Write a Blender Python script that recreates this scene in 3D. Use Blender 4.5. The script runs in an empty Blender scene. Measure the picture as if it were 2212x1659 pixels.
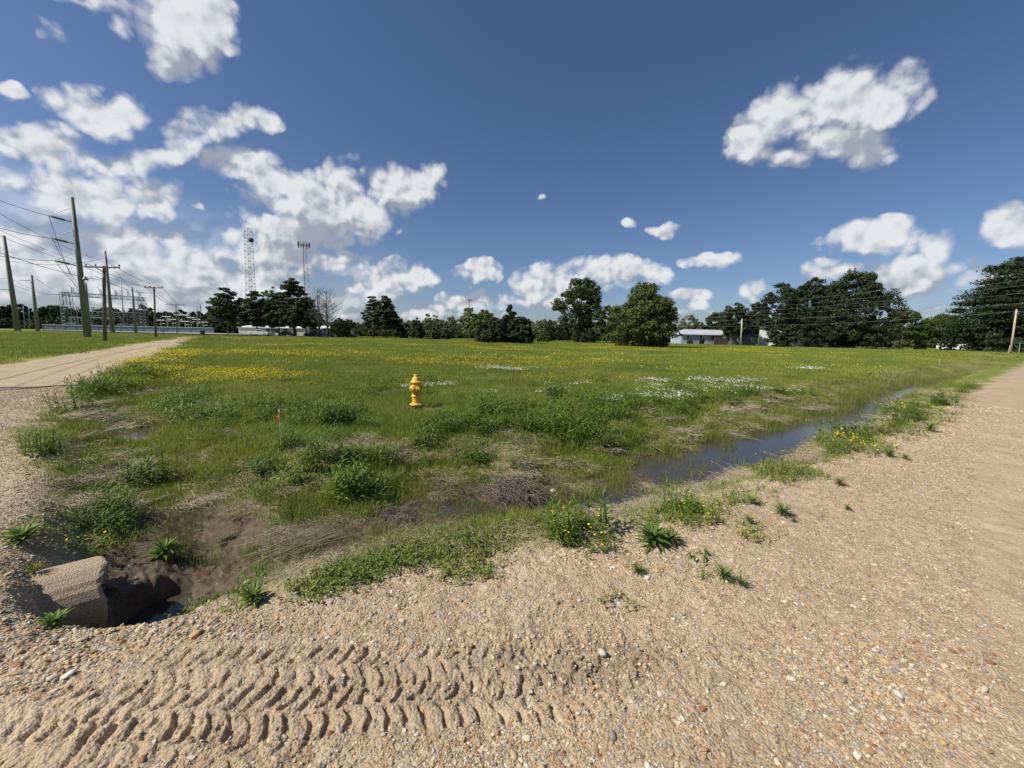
import bpy, math, random
import numpy as np
from mathutils import Vector, Matrix

SC = bpy.context.scene
C = SC.collection
# ------------------------------------------------------------------ camera
F = 833.0; PITCH = math.radians(7.2); ROLL = math.radians(1.16); EYE = 1.6
cam = bpy.data.cameras.new('camera'); co = bpy.data.objects.new('camera', cam); C.objects.link(co)
cam.sensor_width = 36; cam.lens = 36 * F / 2212; cam.clip_start = 0.05; cam.clip_end = 4000
co.location = (0, 0, EYE)
co.matrix_world = Matrix.Translation((0, 0, EYE)) @ Matrix.Rotation(math.pi/2 - PITCH, 4, 'X') @ Matrix.Rotation(ROLL, 4, 'Z')
SC.camera = co
# ------------------------------------------------------------------ sun and exposure
SUN_EL = math.radians(47); SUN_AZ = math.radians(-108)      # azimuth clockwise from +Y
sd = Vector((math.sin(SUN_AZ)*math.cos(SUN_EL), math.cos(SUN_AZ)*math.cos(SUN_EL), math.sin(SUN_EL)))
sl = bpy.data.lights.new('sun', 'SUN'); sl.energy = 5.0; sl.angle = math.radians(0.5); sl.color = (1, 0.935, 0.83)
so = bpy.data.objects.new('sun', sl); C.objects.link(so); so.rotation_euler = (-sd).to_track_quat('-Z', 'Y').to_euler()
SC.view_settings.view_transform = 'Standard'; SC.view_settings.look = 'None'
SC.view_settings.exposure = 0.12; SC.view_settings.gamma = 1

def ray(u, v):                       # a direction in the world from a point of the 2212 x 1659 photograph
    x = (u-1106)/F; y = -(v-829.5)/F
    c, s = math.cos(ROLL), math.sin(ROLL)
    xr = x*c - y*s; yr = x*s + y*c
    cp, sp = math.cos(PITCH), math.sin(PITCH)
    return (xr, cp+yr*sp, -sp+yr*cp)
def G(u, v, z=0.0):
    r = ray(u, v); t = (z-EYE)/r[2]
    return (r[0]*t, r[1]*t)
def P(u, v, D):
    r = ray(u, v); t = D/r[1]
    return (r[0]*t, D, EYE + r[2]*t)
def proj(x, y, z):                   # numpy: world -> photograph position
    z = z-EYE
    cp, sp = math.cos(PITCH), math.sin(PITCH)
    f = y*cp - z*sp; yr = y*sp + z*cp
    f = np.maximum(f, 1e-3)
    xr = x/f; yr = yr/f
    c, s = math.cos(ROLL), math.sin(ROLL)
    xx = xr*c + yr*s; yy = -xr*s + yr*c
    return 1106+xx*F, 829.5-yy*F

# ------------------------------------------------------------------ sky with cumulus
world = bpy.data.worlds.new('World'); SC.world = world; world.use_nodes = True
def build_sky():
    nt = world.node_tree; N = nt.nodes; L = nt.links; N.clear()
    out = N.new('ShaderNodeOutputWorld'); bg = N.new('ShaderNodeBackground')
    sky = N.new('ShaderNodeTexSky'); sky.sky_type = 'NISHITA'; sky.sun_disc = False
    sky.sun_elevation = SUN_EL; sky.sun_rotation = SUN_AZ
    sky.altitude = 0; sky.air_density = 1.0; sky.dust_density = 0.6; sky.ozone_density = 3.0
    def M(op, a, b=None, c=None):
        n = N.new('ShaderNodeMath'); n.operation = op
        for i, q in enumerate((a, b, c)):
            if q is None: continue
            if hasattr(q, 'is_linked'): L.new(q, n.inputs[i])
            else: n.inputs[i].default_value = q
        return n.outputs[0]
    def smooth(x, a, b):
        n = N.new('ShaderNodeMapRange'); n.interpolation_type = 'SMOOTHSTEP'
        L.new(x, n.inputs[0]); n.inputs[1].default_value = a; n.inputs[2].default_value = b
        return n.outputs[0]
    tc = N.new('ShaderNodeTexCoord'); sx = N.new('ShaderNodeSeparateXYZ'); L.new(tc.outputs['Generated'], sx.inputs[0])
    az = M('ARCTAN2', sx.outputs[0], sx.outputs[1]); el = M('ARCSINE', sx.outputs[2])
    def noise(scale, detail, rough, off=(0,0,0), dist=0):
        m = N.new('ShaderNodeMapping'); m.inputs['Location'].default_value = off
        L.new(tc.outputs['Generated'], m.inputs[0]); n = N.new('ShaderNodeTexNoise')
        n.inputs['Scale'].default_value = scale; n.inputs['Detail'].default_value = detail
        n.inputs['Roughness'].default_value = rough; n.inputs['Distortion'].default_value = dist
        L.new(m.outputs[0], n.inputs['Vector']); return n
    w = noise(7, 4, .6); ws = N.new('ShaderNodeSeparateXYZ'); L.new(w.outputs['Color'], ws.inputs[0])
    az2 = M('ADD', az, M('MULTIPLY', M('SUBTRACT', ws.outputs[0], .5), .11))
    el2 = M('ADD', el, M('MULTIPLY', M('SUBTRACT', ws.outputs[1], .5), .09))
    # envelope group: the largest of many soft ellipses
    g = bpy.data.node_groups.new('cloud_envelope', 'ShaderNodeTree')
    g.interface.new_socket('V', in_out='INPUT', socket_type='NodeSocketVector')
    g.interface.new_socket('E', in_out='OUTPUT', socket_type='NodeSocketFloat')
    gi = g.nodes.new('NodeGroupInput'); go = g.nodes.new('NodeGroupOutput')
    CL = [(370,60,125,95,0),(350,125,70,45,0),(455,40,70,60,0),(235,60,60,40,0,.62),(140,95,50,30,0,.55),(190,10,70,30,0,.6),
      (215,240,115,48,0),(115,218,60,26,0,.7),(480,268,125,50,-8),(330,335,120,48,-20,.85),(565,270,40,34,0,.85),(270,365,70,30,0,.7),
      (80,325,150,62,0,.8),(190,345,70,40,0,.7),(10,195,40,26,0,.8),
      (170,425,240,74,0,1),(330,430,110,50,0,.9),(435,447,26,14,0,.8),(50,400,150,50,0,.85),
      (700,430,190,95,0,1.05),(870,405,95,62,0,1),(560,375,130,50,10,.9),(630,490,190,60,0,.95),(915,390,50,45,0,1),(760,470,120,60,0,1),(500,510,80,40,0,.8),
      (270,520,150,40,0,.95),(370,518,60,22,0,.7),(50,515,120,60,0,.95),(150,470,80,30,0,.5),
      (400,580,160,52,0,.95),(590,550,150,50,0,.85),(725,562,75,28,0,.95),(290,580,120,50,0,.8),(100,590,260,70,0,.92),(330,640,320,50,0,.9),(560,610,160,55,0,.9),
      (862,600,92,44,0,1),(830,634,80,26,0,.9),(915,592,36,34,0,1),(768,622,24,14,0,.9),(1030,587,56,30,0,1),(1015,583,22,22,0,.9),
      (1015,650,84,26,0,.9),(950,664,44,20,0,.8),(1172,615,72,46,0,1),(1330,594,122,40,0,1),(1385,585,60,30,0,.95),(1200,650,110,34,0,.75),
      (1495,640,48,18,0,1),(1495,668,34,22,0,.75),(1540,561,80,22,0,1),(1525,552,30,14,0,.8),
      (1840,215,140,85,0,1.05),(1720,250,150,85,0,1),(1615,305,80,50,-30,.95),(1800,300,175,52,0,1),(1905,225,60,75,0,1),(1700,335,90,28,0,.8),
      (1880,517,142,46,0,1.05),(1870,500,80,30,0,.9),(1985,590,132,58,0,1.05),(2030,545,58,60,0,1),(1900,585,60,36,0,.85),(2185,488,90,56,0,1),
      (1363,489,26,14,0,.66),(1438,501,36,12,0,.66),(1810,582,84,28,0,.72),(1625,642,44,26,0,.8),(2010,672,70,18,0,.7),(740,655,90,20,0,.6),
      (2100,600,120,80,0,.5),(900,680,300,22,0,.55),(1400,690,420,20,0,.5),(1160,430,18,11,0,.42)]
    def ang(u, v):
        r = ray(u, v); n = math.sqrt(sum(c*c for c in r))
        return math.atan2(r[0], r[1]), math.asin(r[2]/n)
    prev = None
    for cl in CL:
        u, v, rx, ry, rot = cl[:5]; wt = cl[5] if len(cl) > 5 else 1.0
        a0, e0 = ang(u, v)
        ux, uy = math.cos(math.radians(rot)), math.sin(math.radians(rot))
        a1, e1 = ang(u+ux*4, v+uy*4)
        k = math.hypot(a1-a0, e1-e0)/4; a2, e2 = ang(u-uy*4, v+ux*4); k2 = math.hypot(a2-a0, e2-e0)/4
        m = g.nodes.new('ShaderNodeMapping'); m.vector_type = 'TEXTURE'
        m.inputs['Location'].default_value = (a0, e0, 0)
        m.inputs['Rotation'].default_value = (0, 0, math.atan2(e1-e0, a1-a0))
        m.inputs['Scale'].default_value = (rx*k*1.25, ry*k2*1.25, 1)
        g.links.new(gi.outputs[0], m.inputs[0])
        t = g.nodes.new('ShaderNodeTexGradient'); t.gradient_type = 'SPHERICAL'; g.links.new(m.outputs[0], t.inputs[0])
        a = g.nodes.new('ShaderNodeMath'); a.operation = 'MULTIPLY'; g.links.new(t.outputs['Fac'], a.inputs[0]); a.inputs[1].default_value = wt
        if prev is None: prev = a.outputs[0]
        else:
            x = g.nodes.new('ShaderNodeMath'); x.operation = 'SMOOTH_MAX'; x.inputs[2].default_value = .05
            g.links.new(prev, x.inputs[0]); g.links.new(a.outputs[0], x.inputs[1]); prev = x.outputs[0]
    g.links.new(prev, go.inputs[0])
    def env(a, e):
        cv = N.new('ShaderNodeCombineXYZ'); L.new(a, cv.inputs[0]); L.new(e, cv.inputs[1])
        q = N.new('ShaderNodeGroup'); q.node_tree = g; L.new(cv.outputs[0], q.inputs[0]); return q.outputs[0]
    E0 = env(az2, el2); E1 = env(az2, M('ADD', el2, .055))
    # billowing field: fractal noise plus rounded puffs, sampled here and a little towards the sun
    fg = bpy.data.node_groups.new('cloud_billow', 'ShaderNodeTree')
    fg.interface.new_socket('V', in_out='INPUT', socket_type='NodeSocketVector'); fg.interface.new_socket('D', in_out='OUTPUT', socket_type='NodeSocketFloat')
    a = fg.nodes.new('NodeGroupInput'); z = fg.nodes.new('NodeGroupOutput')
    wn = fg.nodes.new('ShaderNodeTexNoise'); wn.inputs['Scale'].default_value = 18; wn.inputs['Detail'].default_value = 4; fg.links.new(a.outputs[0], wn.inputs['Vector'])
    wv = fg.nodes.new('ShaderNodeVectorMath'); wv.operation = 'MULTIPLY_ADD'; wv.inputs[1].default_value = (.055, .055, .055); fg.links.new(wn.outputs['Color'], wv.inputs[0]); fg.links.new(a.outputs[0], wv.inputs[2])
    def fm(op, x, y):
        n = fg.nodes.new('ShaderNodeMath'); n.operation = op
        for i, q in enumerate((x, y)):
            if hasattr(q, 'is_linked'): fg.links.new(q, n.inputs[i])
            else: n.inputs[i].default_value = q
        return n.outputs[0]
    acc = None
    for sc_, am in ((17, .50), (42, .30)):
        v = fg.nodes.new('ShaderNodeTexVoronoi'); v.inputs['Scale'].default_value = sc_; fg.links.new(wv.outputs[0], v.inputs['Vector'])
        t = fm('MULTIPLY', fm('SUBTRACT', .46, v.outputs['Distance']), am*1.5); acc = t if acc is None else fm('ADD', acc, t)
    nn = fg.nodes.new('ShaderNodeTexNoise'); nn.inputs['Scale'].default_value = 9; nn.inputs['Detail'].default_value = 10; nn.inputs['Roughness'].default_value = .6; fg.links.new(a.outputs[0], nn.inputs['Vector'])
    acc = fm('ADD', acc, fm('MULTIPLY', fm('SUBTRACT', nn.outputs['Fac'], .5), 1.25)); fg.links.new(acc, z.inputs[0])
    def billow(off):
        m = N.new('ShaderNodeMapping'); m.inputs['Location'].default_value = off; L.new(tc.outputs['Generated'], m.inputs[0])
        q = N.new('ShaderNodeGroup'); q.node_tree = fg; L.new(m.outputs[0], q.inputs[0]); return q.outputs[0]
    b0 = billow((0, 0, 0)); b1 = billow((-.010, -.003, .013))
    d = M('ADD', M('MULTIPLY', E0, 1.0), M('MULTIPLY', b0, .85))
    d = M('MULTIPLY', d, smooth(E0, .06, .24))
    cover = smooth(d, .05, .58)
    relief = M('MULTIPLY', M('SUBTRACT', b0, b1), 1.2)
    under = M('MAXIMUM', M('SUBTRACT', E1, E0), -.10)                      # more cloud above than here: we look at its base
    br = M('ADD', M('ADD', M('ADD', .66, M('MULTIPLY', M('SUBTRACT', ws.outputs[2], .5), -1.0)), relief), M('MULTIPLY', under, -1.8))
    br = M('SUBTRACT', br, M('MULTIPLY', smooth(d, .45, 1.3), .24))
    br = smooth(br, .10, 1.0)
    cc = N.new('ShaderNodeMix'); cc.data_type = 'RGBA'; L.new(br, cc.inputs[0])
    cc.inputs[6].default_value = (4.0, 4.5, 5.4, 1); cc.inputs[7].default_value = (9.3, 9.5, 9.8, 1)
    # the photograph's blue: a little deeper at the zenith
    tint = N.new('ShaderNodeMix'); tint.data_type = 'RGBA'; tint.blend_type = 'MULTIPLY'; tint.inputs[0].default_value = 1
    L.new(sky.outputs[0], tint.inputs[6]); tint.inputs[7].default_value = (.80, .87, 1.03, 1)
    # thin layered veil low in the left of the sky
    def veil(u, v, rx, ry):
        a0, e0 = ang(u, v); m = N.new('ShaderNodeMapping'); m.vector_type = 'TEXTURE'; m.inputs['Location'].default_value = (a0, e0, 0); m.inputs['Scale'].default_value = (rx, ry, 1)
        cv = N.new('ShaderNodeCombineXYZ'); L.new(az2, cv.inputs[0]); L.new(el2, cv.inputs[1]); L.new(cv.outputs[0], m.inputs[0])
        t = N.new('ShaderNodeTexGradient'); t.gradient_type = 'SPHERICAL'; L.new(m.outputs[0], t.inputs[0]); return t.outputs['Fac']
    nv = noise(5, 6, .55); vl = M('MULTIPLY', smooth(M('MAXIMUM', veil(150, 600, .62, .20), veil(620, 620, .40, .13)), 0, .7), smooth(nv.outputs[0], .25, .7))
    cover = M('MAXIMUM', cover, M('MULTIPLY', vl, .8))
    mx = N.new('ShaderNodeMix'); mx.data_type = 'RGBA'; L.new(M('MULTIPLY', cover, .97), mx.inputs[0])
    L.new(tint.outputs[2], mx.inputs[6]); L.new(cc.outputs[2], mx.inputs[7])
    L.new(mx.outputs[2], bg.inputs[0]); bg.inputs[1].default_value = 0.078; L.new(bg.outputs[0], out.inputs[0])
build_sky()

# ------------------------------------------------------------------ helpers
rng = np.random.default_rng(7)
def tag(o, label=None, cat=None, group=None, kind=None):
    if label: o['label'] = label
    if cat: o['category'] = cat
    if group: o['group'] = group
    if kind: o['kind'] = kind
    return o
def empty(name, loc, label, cat, group=None, rz=0):
    o = bpy.data.objects.new(name, None); o.empty_display_size = .3; C.objects.link(o)
    o.location = loc; o.rotation_euler.z = rz
    return tag(o, label, cat, group)
def mesh_np(name, V, faces, material, parent=None, smooth=False, link=True, fw=4):
    """V (N,3); faces (M,fw) array"""
    me = bpy.data.meshes.new(name); V = np.asarray(V, np.float32); Fa = np.asarray(faces, np.int32)
    me.vertices.add(len(V)); me.vertices.foreach_set('co', V.ravel())
    n = len(Fa); fw = Fa.shape[1]
    me.loops.add(n*fw); me.loops.foreach_set('vertex_index', Fa.ravel())
    me.polygons.add(n); me.polygons.foreach_set('loop_start', np.arange(n, dtype=np.int32)*fw)
    me.polygons.foreach_set('loop_total', np.full(n, fw, np.int32))
    if smooth: me.polygons.foreach_set('use_smooth', np.ones(n, bool))
    me.materials.append(material); me.update(); me.validate()
    o = bpy.data.objects.new(name, me)
    if link: C.objects.link(o)
    if parent: o.parent = parent
    return o
class MB:
    def __init__(s): s.v = []; s.f = []
    def box(s, x0, x1, y0, y1, z0, z1, M=None):
        b = len(s.v); p = [(x, y, z) for z in (z0, z1) for x, y in ((x0,y0),(x1,y0),(x1,y1),(x0,y1))]
        if M is not None: p = [tuple(M @ Vector(q)) for q in p]
        s.v += p; s.f += [(b+3,b+2,b+1,b),(b+4,b+5,b+6,b+7)] + [(b+i,b+(i+1)%4,b+4+(i+1)%4,b+4+i) for i in range(4)]
        return s
    def tube(s, pts, r, n=8, cap=True):
        pts = [Vector(p) for p in pts]; rs = r if isinstance(r, (list, tuple)) else [r]*len(pts)
        b = len(s.v)
        for i, p in enumerate(pts):
            t = (pts[min(i+1, len(pts)-1)] - pts[max(i-1, 0)])
            t = t.normalized() if t.length > 1e-9 else Vector((0,0,1))
            a = t.cross(Vector((0,0,1)) if abs(t.z) < .9 else Vector((1,0,0))).normalized(); c = t.cross(a)
            for k in range(n):
                q = 2*math.pi*k/n; s.v.append(tuple(p + (a*math.cos(q) + c*math.sin(q))*rs[i]))
        for i in range(len(pts)-1):
            for k in range(n):
                k2 = (k+1) % n; s.f.append((b+i*n+k, b+i*n+k2, b+(i+1)*n+k2, b+(i+1)*n+k))
        if cap:
            s.f.append(tuple(b+k for k in range(n))[::-1]); s.f.append(tuple(b+(len(pts)-1)*n+k for k in range(n)))
        return s
    def lathe(s, prof, n=32, M=None):
        b = len(s.v)
        for r, z in prof:
            for k in range(n):
                q = 2*math.pi*k/n; p = Vector((r*math.cos(q), r*math.sin(q), z))
                if M is not None: p = M @ p
                s.v.append(tuple(p))
        for i in range(len(prof)-1):
            for k in range(n):
                k2 = (k+1) % n; s.f.append((b+i*n+k, b+i*n+k2, b+(i+1)*n+k2, b+(i+1)*n+k))
        s.f.append(tuple(b+k for k in range(n))[::-1]); s.f.append(tuple(b+(len(prof)-1)*n+k for k in range(n)))
        return s
    def prism(s, poly, y0, y1, M=None):      # polygon in xz, extruded in y
        b = len(s.v); n = len(poly)
        p = [(x, y0, z) for x, z in poly] + [(x, y1, z) for x, z in poly]
        if M is not None: p = [tuple(M @ Vector(q)) for q in p]
        s.v += p; s.f += [tuple(b+i for i in range(n)), tuple(b+n+i for i in range(n))[::-1]]
        s.f += [(b+(i+1)%n, b+i, b+n+i, b+n+(i+1)%n) for i in range(n)]
        return s
    def quad(s, *p):
        b = len(s.v); s.v += [tuple(q) for q in p]; s.f.append(tuple(range(b, b+len(p)))); return s
    def build(s, name, material, parent=None, smooth=False, bevel=0, link=True):
        me = bpy.data.meshes.new(name); me.from_pydata(s.v, [], s.f); me.materials.append(material)
        if smooth: me.polygons.foreach_set('use_smooth', [True]*len(me.polygons))
        me.update(); o = bpy.data.objects.new(name, me)
        if link: C.objects.link(o)
        if parent: o.parent = parent
        if bevel:
            m = o.modifiers.new('bevel', 'BEVEL'); m.width = bevel; m.segments = 2
        return o
def children(o): return [x for x in bpy.data.objects if x.parent == o]
def copy_tree(o, parent=None):
    c = o.copy(); C.objects.link(c); c.parent = parent
    for ch in children(o): copy_tree(ch, c)
    return c

# ------------------------------------------------------------------ materials
def mat(name, col, rough=.7, var=.15, scale=8.0, bump=0.0, bscale=40.0, metal=0.0, col2=None, trans=0.0, objvar=0.0, stretch=None, field=0.0):
    m = bpy.data.materials.new(name); m.use_nodes = True; nt = m.node_tree; N = nt.nodes; L = nt.links
    b = N['Principled BSDF']; b.inputs['Roughness'].default_value = rough; b.inputs['Metallic'].default_value = metal
    tc = N.new('ShaderNodeTexCoord'); src = tc.outputs['Object']
    if stretch:
        mp = N.new('ShaderNodeMapping'); mp.inputs['Scale'].default_value = stretch; L.new(src, mp.inputs[0]); src = mp.outputs[0]
    n = N.new('ShaderNodeTexNoise'); n.inputs['Scale'].default_value = scale; n.inputs['Detail'].default_value = 6; n.inputs['Roughness'].default_value = .65
    L.new(src, n.inputs['Vector'])
    r = N.new('ShaderNodeValToRGB'); r.color_ramp.elements[0].position = .32; r.color_ramp.elements[1].position = .68
    c2 = col2 or tuple(min(1, c*(1+var)) for c in col)
    r.color_ramp.elements[0].color = (*[c*(1-var) for c in col], 1) if not col2 else (*col, 1); r.color_ramp.elements[1].color = (*c2, 1)
    L.new(n.outputs['Fac'], r.inputs[0]); outc = r.outputs[0]
    if objvar:
        oi = N.new('ShaderNodeObjectInfo'); hs = N.new('ShaderNodeHueSaturation')
        mr = N.new('ShaderNodeMapRange'); mr.inputs[3].default_value = 1-objvar; mr.inputs[4].default_value = 1+objvar
        L.new(oi.outputs['Random'], mr.inputs[0]); L.new(mr.outputs[0], hs.inputs['Value'])
        mh = N.new('ShaderNodeMapRange'); mh.inputs[3].default_value = .5-objvar*.06; mh.inputs[4].default_value = .5+objvar*.05
        ml = N.new('ShaderNodeMath'); ml.operation = 'MULTIPLY_ADD'; ml.inputs[1].default_value = 7.31; ml.inputs[2].default_value = .2
        fr = N.new('ShaderNodeMath'); fr.operation = 'FRACT'; L.new(oi.outputs['Random'], ml.inputs[0]); L.new(ml.outputs[0], fr.inputs[0])
        L.new(fr.outputs[0], mh.inputs[0]); L.new(mh.outputs[0], hs.inputs['Hue']); L.new(outc, hs.inputs['Color']); outc = hs.outputs[0]
    if field:            # patches of drier and lusher growth across the land
        ge = N.new('ShaderNodeNewGeometry'); fn = N.new('ShaderNodeTexNoise'); fn.inputs['Scale'].default_value = .22; fn.inputs['Detail'].default_value = 7; fn.inputs['Roughness'].default_value = .68
        mp2 = N.new('ShaderNodeMapping'); mp2.inputs['Scale'].default_value = (1, 1.6, 0); L.new(ge.outputs['Position'], mp2.inputs[0]); L.new(mp2.outputs[0], fn.inputs['Vector'])
        fr_ = N.new('ShaderNodeValToRGB'); fr_.color_ramp.elements[0].position = .34; fr_.color_ramp.elements[0].color = (.66, .80, .60, 1); fr_.color_ramp.elements[1].position = .66; fr_.color_ramp.elements[1].color = (1.28, 1.12, 1.15, 1)
        L.new(fn.outputs['Fac'], fr_.inputs[0]); fx = N.new('ShaderNodeMix'); fx.data_type = 'RGBA'; fx.blend_type = 'MULTIPLY'; fx.inputs[0].default_value = field
        L.new(outc, fx.inputs[6]); L.new(fr_.outputs[0], fx.inputs[7]); outc = fx.outputs[2]
    L.new(outc, b.inputs['Base Color'])
    if bump:
        n2 = N.new('ShaderNodeTexNoise'); n2.inputs['Scale'].default_value = bscale; n2.inputs['Detail'].default_value = 5; L.new(src, n2.inputs['Vector'])
        bp = N.new('ShaderNodeBump'); bp.inputs['Strength'].default_value = bump; bp.inputs['Distance'].default_value = .02
        L.new(n2.outputs['Fac'], bp.inputs['Height']); L.new(bp.outputs[0], b.inputs['Normal'])
    if trans:
        t = N.new('ShaderNodeBsdfTranslucent'); L.new(outc, t.inputs[0]); mx = N.new('ShaderNodeMixShader'); mx.inputs[0].default_value = trans
        L.new(b.outputs[0], mx.inputs[1]); L.new(t.outputs[0], mx.inputs[2]); L.new(mx.outputs[0], N['Material Output'].inputs[0])
        b.inputs['Specular IOR Level'].default_value = .25
    return m

# ------------------------------------------------------------------ numpy noise
def vnoise(x, y, seed=0):
    xi = np.floor(x).astype(np.int64); yi = np.floor(y).astype(np.int64); fx = x-xi; fy = y-yi
    fx = fx*fx*fx*(fx*(fx*6-15)+10); fy = fy*fy*fy*(fy*(fy*6-15)+10)
    def h(a, b):
        n = (a*374761393 + b*668265263 + seed*1274126177) & 0xffffffff
        n = ((n ^ (n >> 13)) * 1274126177) & 0xffffffff
        return ((n ^ (n >> 16)) & 0xffff)/65535.0
    return (h(xi,yi)*(1-fx)+h(xi+1,yi)*fx)*(1-fy) + (h(xi,yi+1)*(1-fx)+h(xi+1,yi+1)*fx)*fy
def fbm(x, y, oct=4, seed=0, rough=.5):
    s = 0; a = 1; t = 0
    for i in range(oct):
        s = s + a*vnoise(x*2**i + 17.3*i, y*2**i - 9.1*i, seed+i); t += a; a *= rough
    return s/t
def sstep(x, a, b):
    t = np.clip((x-a)/(b-a), 0, 1); return t*t*(3-2*t)
def seg_info(x, y, pts):
    """distance, side (+ left of travel), arc parameter to a polyline"""
    best = np.full(x.shape, 1e9); side = np.zeros(x.shape); par = np.zeros(x.shape); s0 = 0
    for (ax, ay), (bx, by) in zip(pts[:-1], pts[1:]):
        dx, dy = bx-ax, by-ay; l = math.hypot(dx, dy)
        t = np.clip(((x-ax)*dx + (y-ay)*dy)/(l*l), 0, 1)
        d = np.hypot(x-ax-t*dx, y-ay-t*dy); m = d < best
        best = np.where(m, d, best); side = np.where(m, np.sign(dx*(y-ay)-dy*(x-ax)), side); par = np.where(m, s0+t*l, par); s0 += l
    return best, side, par
def poly_sd(x, y, pts):
    """signed distance to a polygon, + inside"""
    d, _, _ = seg_info(x, y, pts+[pts[0]]); ins = np.zeros(x.shape, bool)
    for (ax, ay), (bx, by) in zip(pts, pts[1:]+[pts[0]]):
        c = ((ay > y) != (by > y)); xx = (bx-ax)*(y-ay)/((by-ay) if by != ay else 1e-9)+ax
        ins ^= c & (x < xx)
    return np.where(ins, d, -d)

# ------------------------------------------------------------------ the lie of the land
DA = [(-2.85,2.85), (-2.6,3.05)] + [G(u, v, -.45) for u, v in ((620,1190),(850,1140),(1100,1098),(1300,1078),(1480,1020),(1650,968),(1800,918),(1900,870),(2000,832),(2120,792))] + [(150,117)]
DB = [(-2.8,2.95), (-3.15,3.3), (-4.1,4.3), (-5.6,5.6), (-6.9,6.9), (-8.6,8.9), (-11,12.4), (-19,23)]
ROAD = [G(u, v) for u, v in ((640,1255),(900,1212),(1200,1165),(1500,1082),(1800,980),(2000,900))] + [(46.4,35.1),(88,63.5),(92,57),(58,33),(24,8),(14,-8),(-20,-12),(-26,8),(-20.25,15.16),(-44.07,47.37),(-71.2,84.2),(-62.7,77.5),(-22.2,23.8),(-12.57,11.71),(-7.42,5.77),(-5.14,3.94),(-3.85,3.15),(-3.32,2.87),(-3.02,2.55),(-2.6,2.25),(-2.1,2.03)]
LEFTEDGE = [(-26,8),(-20.25,15.16),(-44.07,47.37),(-71.2,84.2),(-90,110)]
def masks(x, y):
    dA, sA, pA = seg_info(x, y, DA); dB, sB, pB = seg_info(x, y, DB)
    return dA*sA, pA, dB*sB, pB, poly_sd(x, y, ROAD)
TRACKS = [  # centre line in the photograph, half width (m), amount, start/end fade
    ([G(u, v) for u, v in ((-60,1462),(250,1452),(500,1440),(800,1432),(1100,1420),(1320,1400))], .12, .9, 0),
    ([G(u, v) for u, v in ((-60,1530),(250,1535),(600,1535),(900,1520),(1200,1500),(1450,1480))], .125, 1.15, .4),
    ([G(u, v) for u, v in ((-80,1585),(100,1585),(330,1605),(560,1640),(800,1690))], .11, .8, .1)]
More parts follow.
